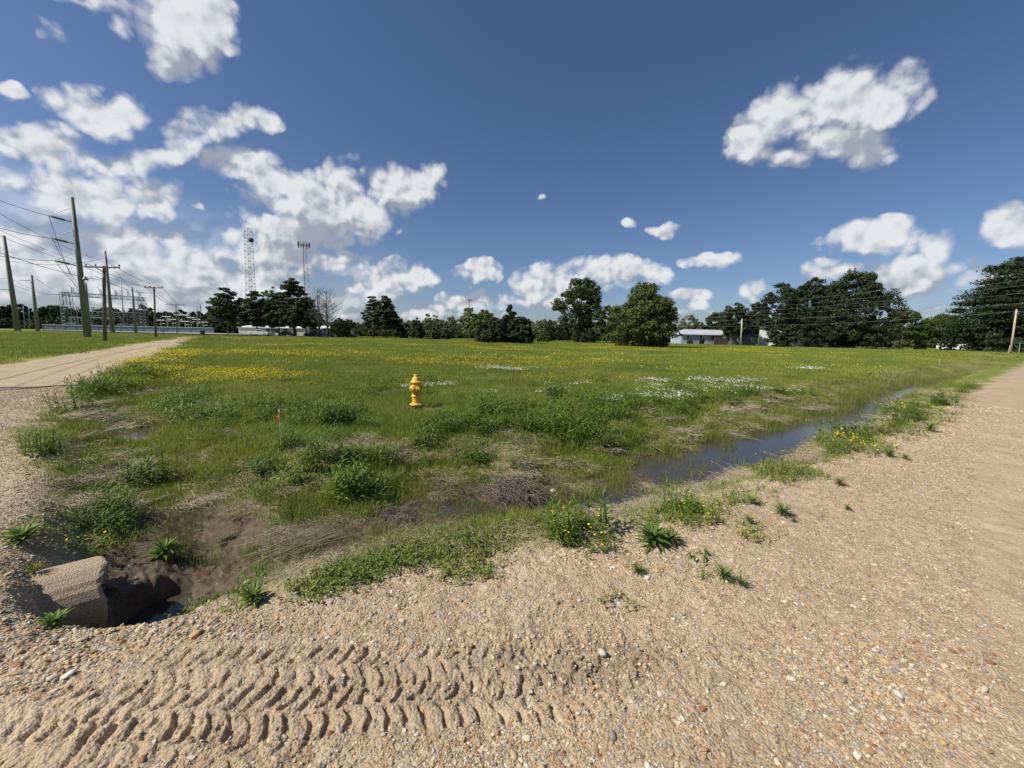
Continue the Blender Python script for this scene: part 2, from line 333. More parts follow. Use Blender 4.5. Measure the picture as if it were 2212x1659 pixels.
def height(x, y, fine=True, dist=None):
    a, pA, b, pB, sr = masks(x, y); r = np.hypot(x, y)
    n1 = fbm(x*.35, y*.35, 3, 1)-.5; n2 = fbm(x*1.7, y*1.7, 4, 5)-.5
    z = n1*.10*sstep(-sr, 0, 4) + n2*.035
    # the land left of the lane stands a little higher
    dl, sl_, _ = seg_info(x, y, LEFTEDGE); z += .33*sstep(dl*sl_, 3, 26)*sstep(y, 14, 40)
    # road crown, gravel ridge along the edge
    z += .045*np.exp(-((sr-.5)/.35)**2)*sstep(r, 1.5, 3.5)
    # main ditch
    wide = .18 + .17*sstep(pA, 5.4, 7.5) - .16*sstep(pA, 13, 22); far = 2.3 - .5*sstep(pA, 20, 40) - .3*sstep(-pA, -3, -.5); nearw = 1.25
    wob = (fbm(x*.9, y*.9, 3, 31)-.5)*.7
    dd = np.where(a > 0, (a-wide+wob)/far, (-a-wide+wob*.5)/nearw)
    depth = .50
    depth = .465+.075*sstep(pA, 5.2, 7.5); cov = np.where(x < -2, sstep((x+3.08)*.68+(y-2.62)*.73, -.50, .08), 1); z -= depth*(1-sstep(dd, 0, 1))*sstep(pA, -.2, .3)*(1-.3*sstep(pA, 22, 45))*cov
    # side ditch
    bd = np.abs(b)+wob*.6
    zb = (.42-.14*sstep(pB, 2, 6))*(1-sstep(bd, .15, 1.45))*(1-sstep(pB, 9, 22))*cov
    z = np.minimum(z, z*.5 - zb)
    z -= .24*np.exp(-(((x+6.75)/.9)**2+((y-6.85)/.55)**2))
    # culvert pit
    z -= .50*np.exp(-(((x+2.86)/.165)**2 + ((y-2.85)/.22)**2)**1.6)
    p_ = (x+3.0)*.71+(y-2.68)*.70; q_ = (x+3.0)*.70-(y-2.68)*.71
    z -= .36*np.exp(-(np.abs((q_-.33)/.17))**3)*sstep(p_, -.42, -.08)*(1-sstep(p_, .22, .5))
    # bank humps seen in the photograph
    for (u, v, zz, amp, w) in ((1110,985,-.1,.14,.35),(660,985,0,.08,.5),(2140,768,0,.5,2.6),(2780*.72,0,0,0,1)):
        if amp:
            gx, gy = G(u, v, zz); z += amp*np.exp(-(((x-gx)**2+(y-gy)**2)/w**2))
    if fine:
        nr = (r < 9)
        X = x[nr]; Y = y[nr]; S = sr[nr]; k = sstep(S, -.1, .5)
        zz = (fbm(X*9, Y*9, 4, 11, .6)-.5)*.030
        clod = fbm(X*26, Y*26, 3, 15, .6)
        zz += k*(clod-.5)*.012 + (1-k)*(clod-.5)*.03
        tm = np.zeros(X.shape)
        for ti, (pts, hw, amt, ph) in enumerate(TRACKS):
            d, s, p = seg_info(X, Y, pts); t = d*s/hw + (fbm(X*5, Y*5, 2, 40+ti)-.5)*.25
            ins = 1-sstep(np.abs(t), .9, 1.15)
            L_ = sum(math.dist(p0, p1) for p0, p1 in zip(pts[:-1], pts[1:]))
            fade = sstep(p, .05, .5)*(1-sstep(p, L_*.7, L_))
            if ti == 0: fade = sstep(p, .2, 1.3)*(1-sstep(p, L_*.65, L_)); 
            pp = p + (fbm(X*11, Y*11, 2, 60+ti)-.5)*.035
            # two staggered rows of angled lugs, each bent once: a chevron tread
            sp = .078
            up = (t > 0); at = np.abs(t)
            q = pp/sp + np.where(up, .5, 0) + ph - np.where(at < .45, at*1.1, .5+(at-.45)*.25)*np.where(up, 1, 1)
            fq = q-np.floor(q); lug = sstep(fq, .08, .15)*(1-sstep(fq, .40, .50))
            lug *= sstep(at, .03, .12)*(1-sstep(at, .86, .98))
            rag = sstep(fbm(X*13, Y*13, 3, 80+ti), .34, .52)
            zz += ins*fade*amt*(-.007 - .014*lug*(.5+.5*rag) + .005*(1-lug)*rag)
            edge = np.exp(-((np.abs(t)-1.2)/.14)**2); zz += .010*edge*fade*amt*fbm(X*18, Y*18, 3, 90)
            tm = np.maximum(tm, ins*fade)
        # rutted mud to the right of the tracks
        gx, gy = G(1250, 1430); gz = np.exp(-(((X-gx)/.55)**2+((Y-gy)/.22)**2))
        rid = np.abs(fbm(X*16, Y*10, 4, 77, .6)-.5)*2
        zz += gz*(rid-.3)*.05
        # coarse clods on the steep banks by the culvert
        pit = np.exp(-(((X+2.7)/.9)**2+((Y-2.9)/.9)**2)); zz += pit*(fbm(X*14, Y*14, 4, 99, .6)-.5)*.09
        z = z.copy(); z[nr] += zz
    return z
def hz(x, y):
    return float(height(np.array([float(x)]), np.array([float(y)]), fine=False)[0])

def vfoot(u, D, z=0.1):
    lo, hi = 600., 900.
    for _ in range(30):
        m = (lo+hi)/2
        if P(u, m, D)[2] > z: lo = m
        else: hi = m
    return m
def foot(u, D):                      # the ground point at depth D seen in column u
    x = P(u, vfoot(u, D), D)[0]; return (x, D, hz(x, D))
def ell(U, V, lst):
    m = np.zeros(U.shape)
    for e in lst:
        u, v, ru, rv = e[:4]; w = e[4] if len(e) > 4 else 1; rot = math.radians(e[5]) if len(e) > 5 else 0
        du, dv = U-u, V-v; a = du*math.cos(rot)+dv*math.sin(rot); b = -du*math.sin(rot)+dv*math.cos(rot)
        m = np.maximum(m, w*(1-sstep(np.sqrt((a/ru)**2+(b/rv)**2), .55, 1.1)))
    return m
STRAW = [(1090,1000,90,50),(900,965,300,30,.7),(1130,945,70,35),(480,1090,120,45,.9),(600,1150,110,50,.9),(260,1020,60,40,.9),(1450,1060,200,40,.9,-18),(1600,1010,230,28,1,-17),(1800,975,140,22,.8,-15),
         (1950,930,90,14,.6,-15),(1020,1180,260,20,.8,-12),(700,1235,130,18,.8,-10),(1450,905,110,14,.6),(1820,888,80,12,.7),(1950,810,40,10,.9),(1430,940,90,30,.55),(1290,930,120,25,.5),(1400,1020,90,30,.4),
         (390,770,35,10,.9),(330,850,80,12,.5),(1640,870,100,14,.5,-8),(1740,1120,60,20,.3),(2150,768,45,8,.8)]
MUD = [(430,1180,150,60),(650,1190,250,45,.9,-8),(330,1300,60,50),(250,1010,70,70,.8),(280,920,90,30,.8),(900,1150,300,35,.7,-8),(1150,1090,60,20,.8),(1330,1090,120,30,.7,-12),(1250,1430,240,70,.75),(330,1140,120,50,.7),(1000,1480,350,60,.3)]
DIRT = [(2190,1150,110,420,.95,-6),(2100,1500,160,200,.6),(150,1600,600,110,.85),(750,1500,600,90,.6),(1450,1330,350,60,.5),(1150,1240,330,50,.55),(1650,1220,200,50,.4),(150,800,260,50,.3),(300,760,160,20,.3),(1400,1560,500,130,.35),(2160,880,70,90,.6)]

# ------------------------------------------------------------------ ground sheet
def ground_material():
    m = bpy.data.materials.new('earth'); m.use_nodes = True; nt = m.node_tree; N = nt.nodes; L = nt.links
    b = N['Principled BSDF']; b.inputs['Roughness'].default_value = .9; b.inputs['Specular IOR Level'].default_value = .2
    geo = N.new('ShaderNodeNewGeometry'); pos = geo.outputs['Position']
    def att(n):
        a = N.new('ShaderNodeAttribute'); a.attribute_name = n; return a.outputs['Fac']
    def noise(s, d=5, r=.6):
        n = N.new('ShaderNodeTexNoise'); n.inputs['Scale'].default_value = s; n.inputs['Detail'].default_value = d; n.inputs['Roughness'].default_value = r
        L.new(pos, n.inputs['Vector']); return n.outputs['Fac']
    def ramp(f, *st):
        r = N.new('ShaderNodeValToRGB'); e = r.color_ramp.elements
        while len(e) < len(st): e.new(.5)
        for q, (p, c) in zip(e, st): q.position = p; q.color = (*c, 1)
        L.new(f, r.inputs[0]); return r.outputs[0]
    def mix(f, a, bb, mode='MIX'):
        n = N.new('ShaderNodeMix'); n.data_type = 'RGBA'; n.blend_type = mode
        if hasattr(f, 'is_linked'): L.new(f, n.inputs[0])
        else: n.inputs[0].default_value = f
        for i, q in ((6, a), (7, bb)):
            if hasattr(q, 'is_linked'): L.new(q, n.inputs[i])
            else: n.inputs[i].default_value = (*q, 1)
        return n.outputs[2]
    def math_(op, a, bb, c=None):
        n = N.new('ShaderNodeMath'); n.operation = op
        for i, q in enumerate((a, bb, c)):
            if q is None: continue
            if hasattr(q, 'is_linked'): L.new(q, n.inputs[i])
            else: n.inputs[i].default_value = q
        return n.outputs[0]
    # gravel: two sizes of stones
    STN = ((0, (.15,.105,.06)), (.2, (.42,.31,.18)), (.45, (.56,.44,.28)), (.62, (.36,.24,.13)), (.74, (.24,.22,.19)), (.86, (.66,.57,.42)), (1, (.34,.33,.31)))
    def stones(scale):
        v = N.new('ShaderNodeTexVoronoi'); v.inputs['Scale'].default_value = scale; v.inputs['Randomness'].default_value = 1; L.new(pos, v.inputs['Vector'])
        s = N.new('ShaderNodeSeparateXYZ'); L.new(v.outputs['Color'], s.inputs[0])
        return ramp(s.outputs[0], *STN), v.outputs['Distance']
    c1, d1 = stones(75); c2, d2 = stones(28)
    grav = mix(.55, c1, c2)
    soil = ramp(noise(3.2, 8, .62), (.3, (.43,.335,.225)), (.7, (.60,.485,.34)))
    fine = ramp(noise(160, 3, .7), (.36, (.80,.78,.74)), (.64, (1.15,1.12,1.08)))
    soil = mix(.7, soil, fine, 'MULTIPLY')
    road = mix(att('dirt'), mix(.72, soil, grav), mix(.18, soil, grav))
    road = mix(.55, road, ramp(noise(1.1, 5), (.35, (.84,.80,.76)), (.65, (1.1,1.08,1.05))), 'MULTIPLY')
    mud = ramp(noise(11, 6, .65), (.3, (.06,.043,.025)), (.7, (.165,.122,.078)))
    straw = ramp(noise(45, 6, .7), (.3, (.16,.115,.065)), (.7, (.42,.34,.22)))
    turf = ramp(noise(6, 8, .7), (.3, (.11,.145,.024)), (.5, (.175,.205,.042)), (.72, (.24,.24,.06)))
    big = ramp(noise(.18, 5, .6), (.35, (.80,.84,.75)), (.65, (1.18,1.10,.95)))
    turf = mix(1, turf, big, 'MULTIPLY')
    c = mix(att('road'), turf, road); c = mix(att('straw'), c, straw); c = mix(att('mud'), c, mud)
    L.new(c, b.inputs['Base Color'])
    bh = math_('MULTIPLY', math_('SUBTRACT', 1, d1), att('road'))
    bh = math_('ADD', bh, math_('MULTIPLY', noise(60, 6, .7), 1.2))
    bp = N.new('ShaderNodeBump'); bp.inputs['Strength'].default_value = .75; bp.inputs['Distance'].default_value = .012
    L.new(bh, bp.inputs['Height']); L.new(bp.outputs[0], b.inputs['Normal'])
    rr = math_('SUBTRACT', .92, math_('MULTIPLY', att('mud'), .35)); L.new(rr, b.inputs['Roughness'])
    return m
def build_ground():
    rad = [.5]
    while rad[-1] < 1500:
        r = rad[-1]
        k = .012 if r < 1.1 else .0027 if r < 2.7 else .006 if r < 10 else .012 if r < 120 else .06
        rad.append(r*(1+k))
    rad = np.array(rad)
    fa = np.radians(np.arange(-60, 60.001, .16)); ba = np.radians(np.arange(63, 298, 3.0)); ang = np.concatenate([fa, ba]); na = len(ang); nrg = len(rad)
    R, A = np.meshgrid(rad, ang, indexing='ij'); x = (R*np.sin(A)).ravel(); y = (R*np.cos(A)).ravel()
    z = height(x, y); a, pA, b, pB, sr = masks(x, y); U, V = proj(x, y, z)
    edge = (fbm(x*2.2, y*2.2, 4, 21)-.5)*.9*np.clip(np.hypot(x, y)/6, .5, 2.0)
    road = sstep(sr+edge*.8, -.25, .2)
    front = (y > .5)
    nz = fbm(x*3.1, y*3.1, 4, 22)
    inA = (1-sstep(np.where(a > 0, a/2.6, -a/1.5), .55, 1.1))*(pA > .05); inB = (1-sstep(np.abs(b), .7, 1.6))*(pB < 14)
    straw = np.where(front, ell(U, V, STRAW), 0)*sstep(nz, .28, .55) ; straw = np.maximum(straw, .55*np.maximum(inA, inB)*sstep(fbm(x*1.3, y*1.3, 4, 27), .42, .6)*(1-road))
    mud = np.where(front, ell(U, V, MUD), 0)*sstep(fbm(x*2, y*2, 4, 23), .22, .5)
    mud = np.maximum(mud, sstep(-z, .34, .46)); mud = np.clip(mud, 0, 1)*np.where(sr > .3, .65, 1)
    dirt = np.clip(np.where(front, ell(U, V, DIRT), 0)*sstep(nz, .15, .5) + .12, 0, 1)
    V3 = np.stack([x, y, z], 1)
    i = np.arange(nrg-1)[:, None]*na; j = np.arange(na)[None, :]; j2 = (j+1) % na
    Fq = np.stack([i+j, i+na+j, i+na+j2, i+j2], -1).reshape(-1, 4)[:, ::-1]
    gm = ground_material()
    fr = road[Fq].mean(1) > .5; fm = (~fr) & ((z[Fq].mean(1) < -.30))
    for name, sel, extra in (('gravel_road', fr, False), ('ditch', fm, False), ('ground', ~(fr | fm), True)):
        Fs = Fq[sel]; uq, inv = np.unique(Fs, return_inverse=True)
        o = mesh_np(name, V3[uq], inv.reshape(-1, 4), gm, smooth=True)
        if name == 'gravel_road':      # the disc under the camera closes the sheet
            pass
        for nm, arr in (('road', road), ('straw', straw), ('mud', mud), ('dirt', dirt)):
            at = o.data.attributes.new(nm, 'FLOAT', 'POINT'); at.data.foreach_set('value', arr[uq].astype(np.float32))
        tag(o, kind='structure')
    o = MB(); n = 48; z0 = z[:na].mean()
    pts = [(.52*math.sin(2*math.pi*k/n), .52*math.cos(2*math.pi*k/n), -.01) for k in range(n)]; o.quad(*pts[::-1])
    q = o.build('road_patch', gm); tag(q, kind='structure')
build_ground()

def water():
    m = bpy.data.materials.new('still_water'); m.use_nodes = True; nt = m.node_tree; N = nt.nodes; L = nt.links
    b = N['Principled BSDF']; b.inputs['Base Color'].default_value = (.055, .047, .033, 1); b.inputs['Roughness'].default_value = .07
    b.inputs['IOR'].default_value = 1.33; b.inputs['Specular IOR Level'].default_value = .8
    n = N.new('ShaderNodeTexNoise'); n.inputs['Scale'].default_value = 9; n.inputs['Detail'].default_value = 3
    tc = N.new('ShaderNodeTexCoord'); L.new(tc.outputs['Object'], n.inputs['Vector'])
    bp = N.new('ShaderNodeBump'); bp.inputs['Strength'].default_value = .09; bp.inputs['Distance'].default_value = .03; L.new(n.outputs['Fac'], bp.inputs['Height']); L.new(bp.outputs[0], b.inputs['Normal'])
    def strip(name, pts, w, z):
        mb = MB(); vs = []
        for i, p in enumerate(pts):
            a = pts[max(i-1, 0)]; c = pts[min(i+1, len(pts)-1)]; d = Vector((c[0]-a[0], c[1]-a[1])).normalized()
            vs += [(p[0]-d.y*w, p[1]+d.x*w, z), (p[0]+d.y*w*.8, p[1]-d.x*w*.8, z)]
        mb.v = vs; mb.f = [(2*i, 2*i+1, 2*i+3, 2*i+2) for i in range(len(pts)-1)]
        return tag(mb.build(name, m), kind='structure')
    strip('water', DA[3:-1], 1.0, -.462)
    strip('pool', [(-2.95,2.95),(-2.70,2.88),(-2.5,2.8)], .25, -.70)
    strip('water', [(-6.0,6.2),(-6.75,6.85),(-7.7,7.6)], .75, -.345)
water()

# ------------------------------------------------------------------ scattering (stuff)
def scatter(name, pts, rot, scl, idx, protos, label, cat):
    me = bpy.data.meshes.new(name); n = len(pts); me.vertices.add(n); me.vertices.foreach_set('co', np.asarray(pts, np.float32).ravel())
    for nm, arr, ty, k in (('rot', rot, 'FLOAT_VECTOR', 'vector'), ('scl', scl, 'FLOAT_VECTOR', 'vector')):
        a = me.attributes.new(nm, ty, 'POINT'); a.data.foreach_set(k, np.asarray(arr, np.float32).ravel())
    a = me.attributes.new('idx', 'INT', 'POINT'); a.data.foreach_set('value', np.asarray(idx, np.int32))
    o = bpy.data.objects.new(name, me); C.objects.link(o); tag(o, label, cat, kind='stuff')
    col = bpy.data.collections.new(name+'_kinds')
    for p in protos: col.objects.link(p)
    g = bpy.data.node_groups.new(name, 'GeometryNodeTree'); g.interface.new_socket('Geometry', in_out='INPUT', socket_type='NodeSocketGeometry'); g.interface.new_socket('Geometry', in_out='OUTPUT', socket_type='NodeSocketGeometry')
    N = g.nodes; L = g.links; gi = N.new('NodeGroupInput'); go = N.new('NodeGroupOutput'); ip = N.new('GeometryNodeInstanceOnPoints')
    ci = N.new('GeometryNodeCollectionInfo'); ci.inputs[0].default_value = col; ci.inputs[1].default_value = True; ci.inputs[2].default_value = True
    def na(nm, dt):
        a = N.new('GeometryNodeInputNamedAttribute'); a.data_type = dt; a.inputs[0].default_value = nm; return a.outputs[0]
    mp = N.new('GeometryNodeMeshToPoints'); L.new(gi.outputs[0], mp.inputs[0]); L.new(mp.outputs[0], ip.inputs['Points']); L.new(ci.outputs[0], ip.inputs['Instance'])
    ip.inputs['Pick Instance'].default_value = True; L.new(na('idx', 'INT'), ip.inputs['Instance Index'])
    e2r = N.new('FunctionNodeEulerToRotation'); L.new(na('rot', 'FLOAT_VECTOR'), e2r.inputs[0]); L.new(e2r.outputs[0], ip.inputs['Rotation'])
    L.new(na('scl', 'FLOAT_VECTOR'), ip.inputs['Scale']); L.new(ip.outputs[0], go.inputs[0])
    md = o.modifiers.new('scatter', 'NODES'); md.node_group = g
    return o
def fan(n, r0, r1, k=1.0, spread=57, g=None):
    """n random ground points ahead, density ~ r**-k"""
    g = g or rng; u = g.random(n); p = 2-k
    r = (r0**p + u*(r1**p-r0**p))**(1/p) if abs(p) > 1e-6 else r0*(r1/r0)**u
    a = np.radians((g.random(n)*2-1)*spread); return r*np.sin(a), r*np.cos(a)
def nrot(n, tilt=.12):
    return np.stack([(rng.random(n)-.5)*2*tilt, (rng.random(n)-.5)*2*tilt, rng.random(n)*6.283], 1)
def info(x, y, fine=False):
    z = height(x, y, fine=fine); a, pA, b, pB, sr = masks(x, y); U, V = proj(x, y, z); return z, a, pA, b, pB, sr, U, V

# pebbles
def stone_mat():
    m = bpy.data.materials.new('river_stone'); m.use_nodes = True; nt = m.node_tree; N = nt.nodes; L = nt.links; b = N['Principled BSDF']
    b.inputs['Roughness'].default_value = .8
    oi = N.new('ShaderNodeObjectInfo'); r = N.new('ShaderNodeValToRGB'); e = r.color_ramp.elements; r.color_ramp.interpolation = 'CONSTANT'
    st = [(0,(.50,.38,.22)),(.16,(.42,.28,.14)),(.30,(.60,.50,.34)),(.44,(.34,.22,.12)),(.54,(.66,.58,.44)),(.66,(.26,.24,.215)),(.74,(.55,.36,.16)),(.82,(.42,.40,.37)),(.90,(.74,.69,.58)),(.96,(.30,.14,.08))]
    while len(e) < len(st): e.new(.5)
    for q, (p, c) in zip(e, st): q.position = p; q.color = (*c, 1)
    L.new(oi.outputs['Random'], r.inputs[0])
    n = N.new('ShaderNodeTexNoise'); n.inputs['Scale'].default_value = 3; n.inputs['Detail'].default_value = 5; tc = N.new('ShaderNodeTexCoord'); L.new(tc.outputs['Object'], n.inputs['Vector'])
    r2 = N.new('ShaderNodeValToRGB'); r2.color_ramp.elements[0].color = (.62,.60,.56,1); r2.color_ramp.elements[0].position = .3; r2.color_ramp.elements[1].color = (1.12,1.1,1.06,1); r2.color_ramp.elements[1].position = .7
    L.new(n.outputs['Fac'], r2.inputs[0]); mx = N.new('ShaderNodeMix'); mx.data_type = 'RGBA'; mx.blend_type = 'MULTIPLY'; mx.inputs[0].default_value = 1
    L.new(r.outputs[0], mx.inputs[6]); L.new(r2.outputs[0], mx.inputs[7]); L.new(mx.outputs[2], b.inputs['Base Color']); return m
STONE = stone_mat()
def pebble(i, m):
    import bmesh
    bm = bmesh.new(); bmesh.ops.create_icosphere(bm, subdivisions=1 if i else 2, radius=1); g = random.Random(i)
    pl = [(Vector((g.gauss(0,1), g.gauss(0,1), g.gauss(0,1))).normalized(), g.uniform(.55,.9)) for _ in range(7)]
    for v in bm.verts:
        for n, d in pl:
            k = v.co.dot(n)
            if k > d: v.co -= n*(k-d)
        v.co.x *= g.uniform(.95,1.05)
    me = bpy.data.meshes.new('pebble'); bm.to_mesh(me); bm.free(); me.materials.append(m)
    me.polygons.foreach_set('use_smooth', [i % 2 == 0]*len(me.polygons))
    return bpy.data.objects.new('pebble_%02d' % i, me)
def build_gravel():
    n = 420000
    x, y = fan(n, 1.05, 16, 1.5, 58); z, a, pA, b, pB, sr, U, V = info(x, y, True)
    e = (fbm(x*2.2, y*2.2, 4, 21)-.5)*.9
    dirt = ell(U, V, DIRT); nz = fbm(x*1.7, y*1.7, 4, 61)
    dens = sstep(sr+e*.5, -.3, .2)*(1-.85*dirt)*(.45+.9*sstep(nz, .35, .6))
    dens *= 1-.75*ell(U, V, [(620,1535,760,60),(700,1440,620,45),(150,1600,300,60)])
    dens = np.maximum(dens, .9*ell(U, V, [(100,1250,260,260,1),(120,1050,120,120,1),(400,1340,420,60,1),(1900,1450,380,330,1),(1330,1205,260,40,.8)])*sstep(sr, -.3, .1))
    dens = np.maximum(dens, np.maximum(.10, .30*ell(U, V, [(450,1190,180,70)]))*(sr < -.1)*(sr > -3.5)); dens *= np.where(z < -.42, .15, 1)
    keep = rng.random(n) < dens; x, y, z = x[keep], y[keep], z[keep]; U = U[keep]; V = V[keep]; n = len(x)
    s = np.exp(rng.normal(math.log(.0034), .50, n)); s = np.clip(s, .002, .020)
    boost = 1+.6*ell(U, V, [(60,1300,260,250),(330,1360,300,40),(1330,1210,200,35,.8),(1950,1480,230,140,.5)]); s *= boost
    r = np.hypot(x, y); s = np.maximum(s, r*.0011)
    sc = np.stack([s*rng.uniform(.9,1.5,n), s*rng.uniform(.7,1.1,n), s*rng.uniform(.32,.75,n)], 1)
    pts = np.stack([x, y, z+sc[:,2]*.30], 1)
    scatter('gravel', pts, nrot(n, .35), sc, rng.integers(0, 8, n), [pebble(i, STONE) for i in range(8)], 'loose tan, cream and grey river pebbles strewn over the dirt road', 'gravel')
    return
build_gravel()

# grasses and weeds
GRASS = mat('grass_blade', (.200,.262,.046), .6, .35, 3.0, trans=.34, objvar=.22, col2=(.33,.385,.085), field=1.0)
MARSH = mat('marsh_blade', (.19,.225,.045), .55, .3, 3.0, trans=.35, objvar=.2, col2=(.27,.31,.09))
WEED = mat('weed_leaf', (.105,.175,.026), .5, .3, 5.0, trans=.3, objvar=.2, col2=(.20,.28,.055))
DRY = mat('dry_straw', (.27,.21,.125), .85, .3, 20.0, objvar=.25, col2=(.56,.48,.33))
YEL = mat('yellow_petal', (.80,.62,.02), .6, .1, 30.0, trans=.2, objvar=.05)
WHT = mat('white_petal', (.72,.74,.66), .7, .1, 30.0, trans=.2)
def blades(seed, n, R, h0, h1, w, lean=.5, curl=.6, segs=3):
    g = np.random.default_rng(seed); r = R*np.sqrt(g.random(n)); a = g.random(n)*6.283; bx = r*np.cos(a); by = r*np.sin(a)
    h = g.uniform(h0, h1, n); d = g.random(n)*6.283; ln = g.uniform(.1, 1, n)*lean; tw = g.random(n)*6.283; ww = w*g.uniform(.7,1.3,n)
    rows = []
    for i in range(segs+1):
        t = i/segs; out = ln*h*(t**(1+curl)); zz = h*t*np.sqrt(np.maximum(.1, 1-(ln*t)**2*.6)); k = ww*(1-t)**.6*.5 if i < segs else ww*.06
        cx = bx+np.cos(d)*out; cy = by+np.sin(d)*out; px = -np.sin(tw)*k; py = np.cos(tw)*k
        rows.append(np.stack([np.stack([cx-px, cy-py, zz], 1), np.stack([cx+px, cy+py, zz], 1)], 1))
    V = np.stack(rows, 1)   # n, segs+1, 2, 3
    base = (np.arange(n)*(segs+1)*2)[:, None]; q = []
    for i in range(segs): q.append(np.stack([base[:,0]+2*i, base[:,0]+2*i+1, base[:,0]+2*i+3, base[:,0]+2*i+2], 1))
    return V.reshape(-1, 3), np.concatenate(q)
def tuft(name, seed, m, *a, **k):
    V, Fq = blades(seed, *a, **k); return mesh_np(name, V, Fq, m, link=False)
def leaf(mb, base, d, ln, w, up, m=3, droop=.6):
    """a lanceolate leaf with a fold along the middle, from base in direction d (unit, horizontal)"""
    px, py = -d[1], d[0]; L = []
    for i in range(m+1):
        t = i/m; o = ln*t; zz = up*ln*t - droop*ln*t*t; k = w*math.sin(math.pi*min(.97, .12+.88*t))*.5
        c = (base[0]+d[0]*o, base[1]+d[1]*o, base[2]+zz); L.append(((c[0]-px*k, c[1]-py*k, c[2]+k*.35), c, (c[0]+px*k, c[1]+py*k, c[2]+k*.35)))
    for i in range(m):
        mb.quad(L[i][0], L[i][1], L[i+1][1], L[i+1][0]); mb.quad(L[i][1], L[i][2], L[i+1][2], L[i+1][1])
def leafy(seed, n, R, h0, h1, link=False, name='weed', ll=(.07,.12)):
    """a clump of upright stalks with narrow leaves all round"""
    g = random.Random(seed); mb = MB()
    for _ in range(n):
        r = R*math.sqrt(g.random()); a = g.random()*6.28; bx, by = r*math.cos(a), r*math.sin(a); h = g.uniform(h0, h1); lx, ly = g.uniform(-.15,.15)*h, g.uniform(-.15,.15)*h
        mb.tube([(bx,by,0),(bx+lx,by+ly,h)], [.003,.0015], 3, False); k = int(h/.018)
        for j in range(k):
            t = (j+1)/k; q = j*2.4+g.random()*.5; s = 1-.45*t
            leaf(mb, (bx+lx*t, by+ly*t, h*t), (math.cos(q), math.sin(q)), g.uniform(*ll)*s, .021*s, .5+.6*t, 2, .5)
    return mb
def rosette(seed, n, ln, w, up=.5):
    g = random.Random(seed); mb = MB()
    for j in range(n):
        q = j*2.399; t = j/n; l = ln*g.uniform(.75,1.1)*(1-.45*t); leaf(mb, (0,0,.005+.05*t*ln/.15), (math.cos(q), math.sin(q)), l, w*g.uniform(.8,1.2), up*g.uniform(.5,1.0)+.9*t, 4, .45)
    return mb
def flowers(seed, n, R, h0, h1, s, m, stem=True):
    g = np.random.default_rng(seed); mb = MB()
    for _ in range(n):
        r = R*math.sqrt(g.random()); a = g.random()*6.28; x, y = r*math.cos(a), r*math.sin(a); h = g.uniform(h0, h1); ss = s*g.uniform(.7,1.2)
        nx, ny = g.normal(0,.3,2); k = 6; c = (x, y, h)
        ring = [(x+math.cos(q*6.283/k)*ss, y+math.sin(q*6.283/k)*ss, h+ss*.35+(math.cos(q*6.283/k)*nx+math.sin(q*6.283/k)*ny)*ss) for q in range(k)]
        for q in range(k):
            p, p2 = ring[q], ring[(q+1) % k]; mb.quad(c, p, tuple((p[i]+p2[i])/2*.75+c[i]*.25 for i in range(3)))
            mb.quad(c, tuple((p[i]+p2[i])/2*.75+c[i]*.25 for i in range(3)), p2)
    return mb
